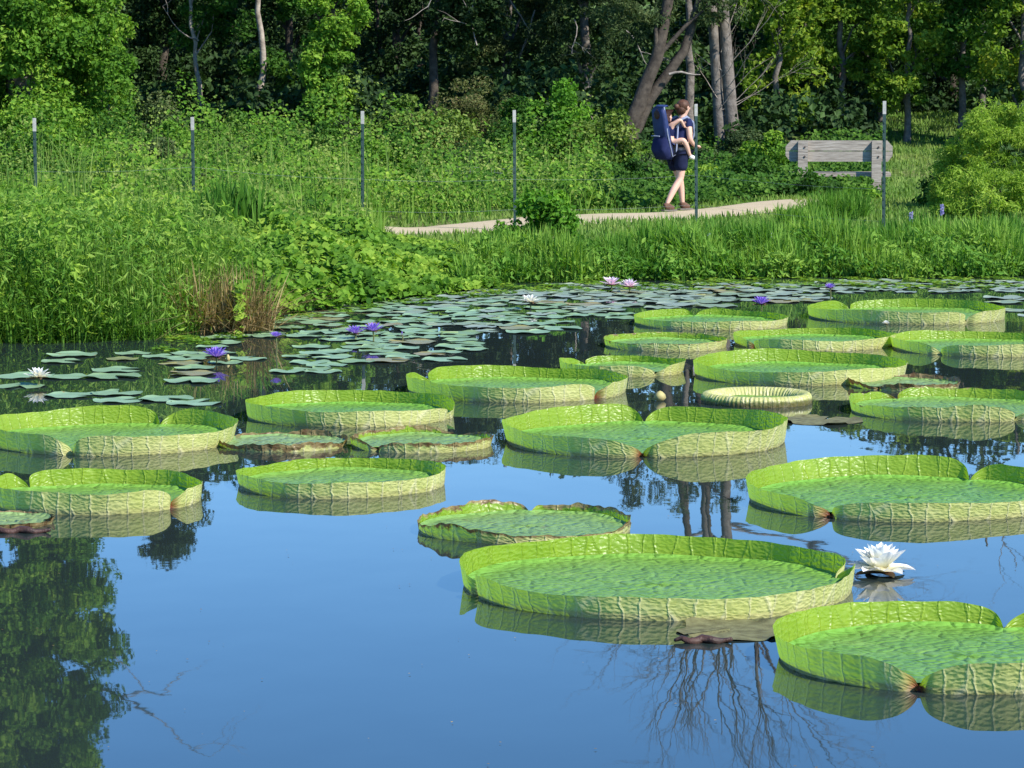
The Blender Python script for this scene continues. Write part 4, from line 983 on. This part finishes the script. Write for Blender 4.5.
flower(530, 309, .125, 'petal_white', 'white water lily at the middle of the far lily pads', 'white_water_lily', .07, SM)
flower(611, 291, .14, 'petal_pink', 'pale pink water lily, left of the two pink ones', 'pink_water_lily', .07, SM)
flower(629, 293, .13, 'petal_pink', 'deeper pink water lily, right of the two pink ones', 'pink_water_lily', .07, SM)
flower(216, 364, .135, 'petal_violet', 'large violet water lily nearest the left bank, leaning over pads', 'violet_water_lily', .06, SV)
flower(276, 357, .07, 'petal_violet', 'small violet bud-like lily on a tall thin stalk', 'violet_water_lily', .18, SV)
flower(355, 339, .115, 'petal_violet', 'violet water lily, lower left one of the touching pair', 'violet_water_lily', .05, SV)
flower(373, 342, .12, 'petal_violet', 'violet water lily with pale heart, upper right one of the touching pair', 'violet_water_lily', .10, SV)
flower(761, 310, .125, 'petal_violet', 'violet water lily behind the notched far platter', 'violet_water_lily', .06, SV)
flower(830, 301, .075, 'petal_violet', 'small dark violet lily on a leaning stalk near the far bank', 'violet_water_lily', .14, SV)
flower(886, 331, .045, 'petal_white', 'tiny white blossom between the two far right platters', 'white_water_lily', .07, SM)
flower(402, 341, .03, 'petal_violet', 'tiny closed violet bud right of the violet pair', 'violet_water_lily', .06, [(7, 1, .3, 78, 6)], stamen=False)
def bud(px, py, h, r_, label, mat='sepal'):
    c = at_z(px, py); o = empty('lily_bud', c); tag(o, label, 'flower bud', 'closed buds above the water')
    m_ = MB(); prof = [(0, 0), (.6, .12), (1, .38), (.85, .68), (.45, .9), (.03, 1)]; n = 10
    V = [(r_ * a * math.cos(6.2832 * j / n) * (1 + .06 * math.cos(4 * 6.2832 * j / n)), r_ * a * math.sin(6.2832 * j / n), h * b - .01) for a, b in prof for j in range(n)]
    m_.add(V, [(i * n + j, i * n + (j + 1) % n, (i + 1) * n + (j + 1) % n, (i + 1) * n + j) for i in range(len(prof) - 1) for j in range(n)])
    m_.build('bud', M[mat], o, True)
    MB().tube([(0, 0, -.15), (0, 0, .0)], [.012, .014], 6).build('stem', M['stem'], o)
M['bud'] = simple('bud_tan', (.42, .38, .14), (.30, .24, .10), 12, .6)
bud(660, 401, .09, .045, 'egg shaped tan platter bud behind the central heart shaped platter', 'bud')
bud(186, 0 + 330, .06, .02, 'small greenish bud close to the left bank') if False else None
bud(228, 361, .07, .018, 'thin greenish bud right of the large violet lily', 'bud')

# ------------------------------------------------------------------ fence posts and wire
posts = [(35, 118, 43.0), (193, 117, 43.5), (362, 111, 44.5), (515, 110, 46.5), (697, 104, 47.5), (885, 101, 43.6)]
plab = ['leftmost fence post, standing deep in vines', 'second fence post from the left, in the meadow', 'third fence post from the left, between the vine banks', 'fourth fence post, left of the path bush',
        'fence post directly in front of the walking person', 'rightmost fence post, in front of the bench end']
for (px, py, Y), lb in zip(posts, plab):
    p = at_y(px, py, Y); zb = float(terrain(p[0], Y)); h = p[2] - zb
    r = empty('fence_post', (p[0], Y, zb), random.uniform(-.1, .1)); r.rotation_euler[1] = random.uniform(-.008, .008)
    tag(r, 'green metal ' + lb, 'fence post', 'white tipped green metal fence posts')
    m_ = MB(); hc = h - .17
    m_.box((0, 0, hc / 2 - .1), (.042, .008, hc + .2)); m_.box((0, .02, hc / 2 - .1), (.008, .032, hc + .2))
    for k in range(int(hc / .11)): m_.box((0, -.008, .05 + k * .11), (.014, .010, .03))
    m_.build('post', M['steel_green'], r)
    m_ = MB(); m_.box((0, 0, h - .085), (.045, .011, .17)); m_.box((0, .0215, h - .085), (.011, .034, .17)); m_.build('white_tip', M['steel_white'], r)
# wire mesh between posts 3..5 (mostly hidden by leaves)
r = empty('wire_fence', (0, 47, 0)); tag(r, 'thin sagging wire mesh strung behind the fourth post', 'wire fence')
s = MB(); A = np.array([X_at(446, 55), 55]); B = np.array([X_at(522, 55), 55])
for k, z in enumerate((.16, .24, .32, .40, .48, .56)):
    pts = []
    for t in np.linspace(0, 1, 13):
        q = A + (B - A) * t; pts.append((q[0], q[1] - 47, float(terrain(q[0], q[1])) + z - .015 * math.sin(t * math.pi * 3) ** 2))
    s.tube(pts, [.0035] * 13, 4)
s.build('wire_strands', M['wire'], r)
s = MB()
for t in np.linspace(0, 1, 26):
    q = A + (B - A) * t; g_ = float(terrain(q[0], q[1])); s.tube([(q[0], q[1] - 47, g_ + .14), (q[0], q[1] - 47, g_ + .56)], [.0025, .0025], 4)
s.build('wire_stays', M['wire'], r)
# low wire between all posts
for (a, b), lb in zip(zip(posts[:-1], posts[1:]), ['first and second', 'second and third', 'third and fourth', 'fourth and fifth', 'fifth and last']):
    pa, pb = at_y(a[0], a[1], a[2]), at_y(b[0], b[1], b[2]); s = MB()
    za, zb = float(terrain(pa[0], a[2])), float(terrain(pb[0], b[2]))
    for z in (.30, .72):
        s.tube([(pa[0] + (pb[0] - pa[0]) * t, a[2] - .02 + (b[2] - a[2]) * t, za + (zb - za) * t + z - .03 * math.sin(math.pi * t)) for t in np.linspace(0, 1, 9)], [.0014] * 9, 4)
    tag(s.build('fence_wire', M['wire'], None), 'thin wire strung between the %s posts from the left' % lb, 'wire', 'wires between the fence posts')

# ------------------------------------------------------------------ bench seen from behind
Yb = 57.2; xa, xb = X_at(784.5, Yb), X_at(890.5, Yb); zt, zl = ztop(140.5, Yb), ztop(161.5, Yb)
cx_ = (xa + xb) / 2; gz = float(terrain(cx_, Yb)) - .04
r = empty('park_bench', (cx_, Yb, gz), math.radians(-3)); tag(r, 'weathered grey wooden bench seen from behind, beyond the path', 'bench')
Wb = xb - xa; Hh = (zt - zl - .012) / 2; th_ = .09
for k in range(2):
    z0 = zl - gz + k * (Hh + .012); m_ = MB(); e = .10
    if k == 1: out_ = [(-Wb / 2, 0), (Wb / 2, 0), (Wb / 2, Hh - e), (Wb / 2 - e * .9, Hh), (-Wb / 2 + e * .9, Hh), (-Wb / 2, Hh - e)]
    else: out_ = [(-Wb / 2 + e * .8, 0), (Wb / 2 - e * .8, 0), (Wb / 2, e), (Wb / 2, Hh), (-Wb / 2, Hh), (-Wb / 2, e)]
    n = len(out_); V = [(a, -th_ / 2, z0 + b) for a, b in out_] + [(a, th_ / 2, z0 + b) for a, b in out_]
    m_.add(V, [tuple(range(n)), tuple(range(2 * n - 1, n - 1, -1))] + [(i, i + n, (i + 1) % n + n, (i + 1) % n) for i in range(n)])
    m_.build('backrest_plank', M['bench'], r)
for px in (801.5, 874.5):
    lx = X_at(px, Yb) - cx_; hp = zt - gz
    m_ = MB().box((lx, -th_ / 2 - .052, hp / 2 - .12), (.165, .10, hp + .24), bev=.012); pst = m_.build('leg', M['bench'], r)
    b_ = MB()
    for dx, dz in ((.03, .11), (.03, .27)): b_.tube([(lx + dx, -th_ / 2 - .115, hp - dz), (lx + dx, -th_ / 2 - .100, hp - dz)], [.016, .018], 8)
    b_.build('bolt', M['bolt'], pst)
    MB().box((lx, .17, .34), (.14, .34, .12), bev=.01).build('seat_bracket', M['bench'], r)
    MB().box((lx, .36, .12), (.14, .12, .44), bev=.01).build('front_leg', M['bench'], r)
for k in range(2): MB().box((0, .14 + k * .235, .44), (Wb * .98, .225, .07), bev=.01).build('seat_plank', M['bench'], r)

# ------------------------------------------------------------------ people
def skinmesh(name, joints, edges, rad, mat, parent, sub=2, extra=None):
    me = bpy.data.meshes.new(name); me.from_pydata([tuple(j) for j in joints], edges, [])
    o = bpy.data.objects.new(name, me); col.objects.link(o)
    md = o.modifiers.new('s', 'SKIN'); md.use_smooth_shade = True
    for i, sv in enumerate(me.skin_vertices[0].data):
        q = rad[i]; sv.radius = (q, q) if not isinstance(q, tuple) else q; sv.use_root = (i == 0)
    ms = o.modifiers.new('u', 'SUBSURF'); ms.levels = sub; ms.render_levels = sub
    dg = bpy.context.evaluated_depsgraph_get(); dg.update()
    m2 = bpy.data.meshes.new_from_object(o.evaluated_get(dg)); m2.name = name
    bpy.data.objects.remove(o); 
    if extra: # append ellipsoids (nose, ears)
        V = [tuple(v.co) for v in m2.vertices]; Fs = [tuple(p.vertices) for p in m2.polygons]
        mb = MB(); mb.V = V; mb.F = Fs
        for c_, r_ in extra: mb.ball(c_, r_)
        m2 = bpy.data.meshes.new(name); m2.from_pydata([tuple(map(float, v)) for v in mb.V], [], mb.F)
    m2.materials.clear(); m2.materials.append(mat)
    for p in m2.polygons: p.use_smooth = True
    o = bpy.data.objects.new(name, m2); col.objects.link(o); o.parent = parent; return o
def sk_build(spec):
    """spec: dict name->(pos, rad, parent)"""
    names = list(spec); idx = {n: i for i, n in enumerate(names)}
    J = [spec[n][0] for n in names]; Rr = [spec[n][1] for n in names]
    E = [(idx[spec[n][2]], idx[n]) for n in names if spec[n][2]]
    return J, E, Rr
def hand(spec, pre, wrist, d, side, k=1.0):
    d = unit(np.array(d, float)); wr = np.array(wrist); up = np.array([0, 0, 1.])
    sd = unit(np.cross(d, up) + 1e-6); n = unit(np.cross(sd, d))
    spec[pre + 'palm'] = (tuple(wr + d * .05 * k), (.034 * k, .02 * k), pre + 'wrist')
    for i, (o_, ln) in enumerate(((-.03, .055), (-.01, .068), (.01, .063), (.03, .050))):
        a = wr + d * .085 * k + sd * o_ * k; b = a + (d * .6 - n * .35) * ln * k; c = b + (d * .2 - n * .6) * ln * .6 * k
        spec[pre + 'f%da' % i] = (tuple(a), .010 * k, pre + 'palm'); spec[pre + 'f%db' % i] = (tuple(b), .0085 * k, pre + 'f%da' % i); spec[pre + 'f%dc' % i] = (tuple(c), .007 * k, pre + 'f%db' % i)
    a = wr + d * .035 * k + sd * side * .04 * k; b = a + (d * .6 + sd * side * .5 - n * .2) * .045 * k
    spec[pre + 'ta'] = (tuple(a), .012 * k, pre + 'palm'); spec[pre + 'tb'] = (tuple(b), .009 * k, pre + 'ta')

Yp = 51.6; fp = at_y(679, 211.5, Yp); gz = float(terrain(fp[0], Yp)) + .03
SC = 1.0
man = empty('person', (fp[0], Yp, gz), math.radians(36))
tag(man, 'adult walking right along the path in navy shirt and shorts, child carrier on the back', 'person')
S = {}
S['pelvis'] = ((-.04, 0, .93), (.155, .135), None)
S['waist'] = ((-.01, 0, 1.08), (.14, .115), 'pelvis'); S['chest'] = ((.03, 0, 1.26), (.165, .12), 'waist'); S['neckb'] = ((.05, 0, 1.40), .075, 'chest')
S['neck'] = ((.07, 0, 1.46), .054, 'neckb'); S['headl'] = ((.09, 0, 1.535), .080, 'neck'); S['headm'] = ((.095, 0, 1.60), .094, 'headl'); S['headt'] = ((.09, 0, 1.66), .070, 'headm')
for sn, sd in (('R', -1), ('L', 1)):
    S[sn + 'sh'] = ((.04, sd * .17, 1.36), .062, 'chest'); 
    if sn == 'R': el, wr, hd = (.02, -.235, 1.10), (.15, -.20, .99), (.9, .35, .1)
    else: el, wr, hd = (.03, .25, 1.10), (.20, .20, 1.01), (.9, -.25, .1)
    S[sn + 'el'] = (el, .042, sn + 'sh'); S[sn + 'wrist'] = (wr, .027, sn + 'el'); hand(S, sn, wr, hd, -sd)
    S[sn + 'hip'] = ((-.04, sd * .10, .86), .105, 'pelvis')
# right leg trails, left leg leads
S['Rkn'] = ((-.06, -.10, .49), .060, 'Rhip'); S['Rca'] = ((-.19, -.10, .33), .058, 'Rkn'); S['Ran'] = ((-.33, -.10, .10), .036, 'Rca'); S['Rto'] = ((-.20, -.11, .045), .034, 'Ran')
S['Lkn'] = ((.09, .10, .49), .060, 'Lhip'); S['Lca'] = ((.12, .10, .34), .056, 'Lkn'); S['Lan'] = ((.15, .10, .09), .036, 'Lca'); S['Lto'] = ((.28, .11, .045), .034, 'Lan')
J, E, Rr = sk_build(S)
skinmesh('body', J, E, Rr, M['skin'], man, 2, extra=[((.19, 0, 1.575), (.018, .014, .024)), ((.09, -.092, 1.59), (.018, .01, .03)), ((.09, .092, 1.59), (.018, .01, .03)), ((.172, 0, 1.535), (.012, .026, .008))])
e_ = MB(); e_.ball((.178, -.032, 1.602), (.008, .012, .009)); e_.ball((.178, .032, 1.602), (.008, .012, .009)); e_.build('eyes', M['eye'], man, True)
J, E, Rr = sk_build({'a': ((-.02, 0, .97), (.18, .155), None), 'b': ((-.01, 0, 1.08), (.165, .14), 'a'), 'c': ((.03, 0, 1.26), (.185, .145), 'b'), 'd': ((.05, 0, 1.40), .088, 'c'),
                     'e': ((.04, -.17, 1.365), .078, 'c'), 'f': ((.032, -.20, 1.24), .070, 'e'), 'e2': ((.04, .17, 1.365), .078, 'c'), 'f2': ((.032, .205, 1.24), .070, 'e2')})
skinmesh('shirt', J, E, Rr, M['navy'], man)
J, E, Rr = sk_build({'a': ((-.05, 0, .95), (.175, .16), None), 'b': ((-.05, -.105, .84), .125, 'a'), 'c': ((-.055, -.105, .60), .105, 'b'), 'b2': ((-.03, .105, .84), .125, 'a'), 'c2': ((.02, .105, .60), .105, 'b2')})
skinmesh('shorts', J, E, Rr, M['navy2'], man)
hr = MB(); hr.ball((.068, 0, 1.615), (.104, .103, .098), 16, 12, .015); hr.ball((.03, 0, 1.555), (.080, .088, .085), 14, 10, .02); hr.ball((-.055, 0, 1.60), (.045, .042, .045), 10, 8, .04)
hr.build('hair', M['hair'], man, True)
for nm, p, q in (('R', (-.33, -.10, .075), (-.18, -.11, .05)), ('L', (.15, .10, .075), (.30, .11, .05))):
    p, q = np.array(p), np.array(q); bk = p - (q - p) * .25; bk[2] = .05
    J, E, Rr = sk_build({'a': (tuple(p), .052, None), 'b': (tuple((p + q) / 2 + np.array([0, 0, -.01])), .05, 'a'), 'c': (tuple(q), .042, 'b'), 'd': (tuple(bk), .042, 'a'), 'e': (tuple(p + np.array([0, 0, .06])), .046, 'a')})
    sh = skinmesh('shoe', J, E, Rr, M['shoe'], man)
    MB().box(tuple((bk + q) / 2 * np.array([1, 1, 0]) + np.array([0, 0, .016])), (.26, .085, .022), bev=.008).build('sole', M['sole'], sh)

# child carrier on the back
cr_ = empty('child_carrier', (fp[0], Yp, gz), math.radians(36)); tag(cr_, 'blue framed backpack child carrier worn by the walking person', 'child carrier')
def tilted_panel(pts, w, t, name, mat, parent):
    """panel following pts in the x-z plane, width w across y, thickness t"""
    P = np.array(pts, float); T = np.gradient(P, axis=0); T = T / np.linalg.norm(T, axis=1)[:, None]; Nn = np.stack([T[:, 1], -T[:, 0]], -1)
    V = []; Wd = np.ones(len(P)) * w
    n = 12
    for i in range(len(P)):
        for j in range(n):
            a = 2 * math.pi * j / n; ca, sa = math.cos(a), math.sin(a)
            u = np.sign(ca) * abs(ca) ** .5 * t[i] / 2; v = np.sign(sa) * abs(sa) ** .5 * Wd[i] / 2
            V.append((P[i, 0] + Nn[i, 0] * u, v, P[i, 1] + Nn[i, 1] * u))
    Fs = [(i * n + j, i * n + (j + 1) % n, (i + 1) * n + (j + 1) % n, (i + 1) * n + j) for i in range(len(P) - 1) for j in range(n)] + [tuple(range(n)), tuple(range(len(V) - 1, len(V) - n - 1, -1))]
    return mesh_np(name, V, Fs, mat, parent, smooth_=True)
tilted_panel([(-.39, 1.60), (-.41, 1.55), (-.39, 1.43), (-.36, 1.28), (-.32, 1.12), (-.28, 1.0)], [.22, .28, .31, .31, .29, .22], [.05, .09, .10, .12, .14, .10], 'back_panel', M['blue'], cr_)
tilted_panel([(-.34, 1.16), (-.36, 1.10), (-.35, .98), (-.29, .86), (-.22, .82)], [.24, .30, .32, .31, .22], [.09, .14, .26, .22, .08], 'storage_pouch', M['navy'], cr_)
tilted_panel([(-.20, 1.02), (-.14, 1.10), (-.13, 1.22), (-.14, 1.30)], [.26] * 4, [.06, .08, .08, .05], 'seat_front', M['blue'], cr_)
tilted_panel([(-.39, 1.60), (-.34, 1.62), (-.29, 1.61)], [.24, .26, .18], [.02, .03, .02], 'head_hood', M['blue'], cr_)
for sd in (-1, 1):
    MB().tube([(-.16, sd * .13, 1.28), (-.08, sd * .13, 1.40), (.04, sd * .125, 1.445), (.17, sd * .12, 1.36), (.19, sd * .13, 1.2), (.10, sd * .17, 1.04)], [.02, .022, .024, .022, .018, .012], 7).build('shoulder_strap', M['grey'], cr_, True)
    MB().tube([(-.40, sd * .12, 1.60), (-.35, sd * .15, 1.18), (-.26, sd * .16, .84), (-.18, sd * .15, .88), (-.14, sd * .14, 1.3)], [.012] * 5, 7).build('frame_tube', M['grey'], cr_, True)
MB().tube([(.16 * math.cos(a) - .0, .19 * math.sin(a), 1.0) for a in np.linspace(-2.4, 2.4, 16)], [.022] * 16, 7).build('hip_belt', M['black'], cr_, True)
m_ = MB(); m_.ball((-.442, 0, 1.49), (.02, .075, .08), 12, 8); m_.build('hood_opening', M['hair_dark'], cr_, True)
MB().tube([(-.47, -.1, 1.155), (-.50, 0, 1.16), (-.47, .1, 1.155)], [.010] * 3, 6).build('pouch_piping', M['grey'], cr_)
# child
ch = empty('person', (fp[0], Yp, gz), math.radians(36)); tag(ch, 'small child with dark hair sitting in the carrier on the walker', 'person')
C_ = {'p': ((-.20, 0, 1.06), (.09, .08), None), 'w': ((-.21, 0, 1.16), (.085, .075), 'p'), 'c': ((-.22, 0, 1.28), (.09, .07), 'w'), 'n': ((-.235, 0, 1.35), .04, 'c'), 'h1': ((-.24, 0, 1.40), .065, 'n'), 'h2': ((-.245, 0, 1.46), .080, 'h1'), 'h3': ((-.25, 0, 1.52), .058, 'h2')}
for sn, sd in (('R', -1), ('L', 1)):
    C_[sn + 's'] = ((-.21, sd * .10, 1.33), .038, 'c'); C_[sn + 'e'] = ((-.15, sd * .19, 1.44 if sd < 0 else 1.3), .030, sn + 's')
    wr = (-.045, sd * .17, 1.30 if sd < 0 else 1.25); C_[sn + 'wrist'] = (wr, .020, sn + 'e'); hand(C_, sn, wr, (.7, 0, -.4), -sd, .55)
    C_[sn + 'h'] = ((-.17, sd * .09, 1.06), .055, 'p'); C_[sn + 'k'] = ((-.09, sd * .22, 1.10), .045, sn + 'h'); C_[sn + 'm'] = ((-.03, sd * .23, .98), .040, sn + 'k'); C_[sn + 'a'] = ((.02, sd * .23, .86), .026, sn + 'm'); C_[sn + 't'] = ((.09, sd * .235, .825), .022, sn + 'a')
C_['Re'] = ((-.13, -.19, 1.41), .030, 'Rs')
J, E, Rr = sk_build(C_)
skinmesh('body', J, E, Rr, M['skin'], ch, 2, extra=[((-.16, 0, 1.43), (.012, .01, .014)), ((-.245, -.08, 1.44), (.014, .008, .02)), ((-.245, .08, 1.44), (.014, .008, .02))])
J, E, Rr = sk_build({'p': ((-.20, 0, 1.08), (.10, .09), None), 'w': ((-.21, 0, 1.18), (.1, .088), 'p'), 'c': ((-.22, 0, 1.29), (.10, .08), 'w'), 's1': ((-.21, -.10, 1.33), .048, 'c'), 's2': ((-.21, .10, 1.33), .048, 'c')})
skinmesh('shirt', J, E, Rr, M['navy'], ch)
J, E, Rr = sk_build({'a': ((-.262, 0, 1.475), (.086, .09), None), 'b': ((-.26, 0, 1.53), .066, 'a'), 'c': ((-.29, 0, 1.43), .06, 'a')})
skinmesh('hair', J, E, Rr, M['hair_dark'], ch)
for sd in (-1, 1):
    J, E, Rr = sk_build({'a': ((.01, sd * .23, .85), .036, None), 'b': ((.06, sd * .232, .83), .036, 'a'), 'c': ((.125, sd * .236, .81), .028, 'b')})
    skinmesh('shoe', J, E, Rr, M['white'], ch)
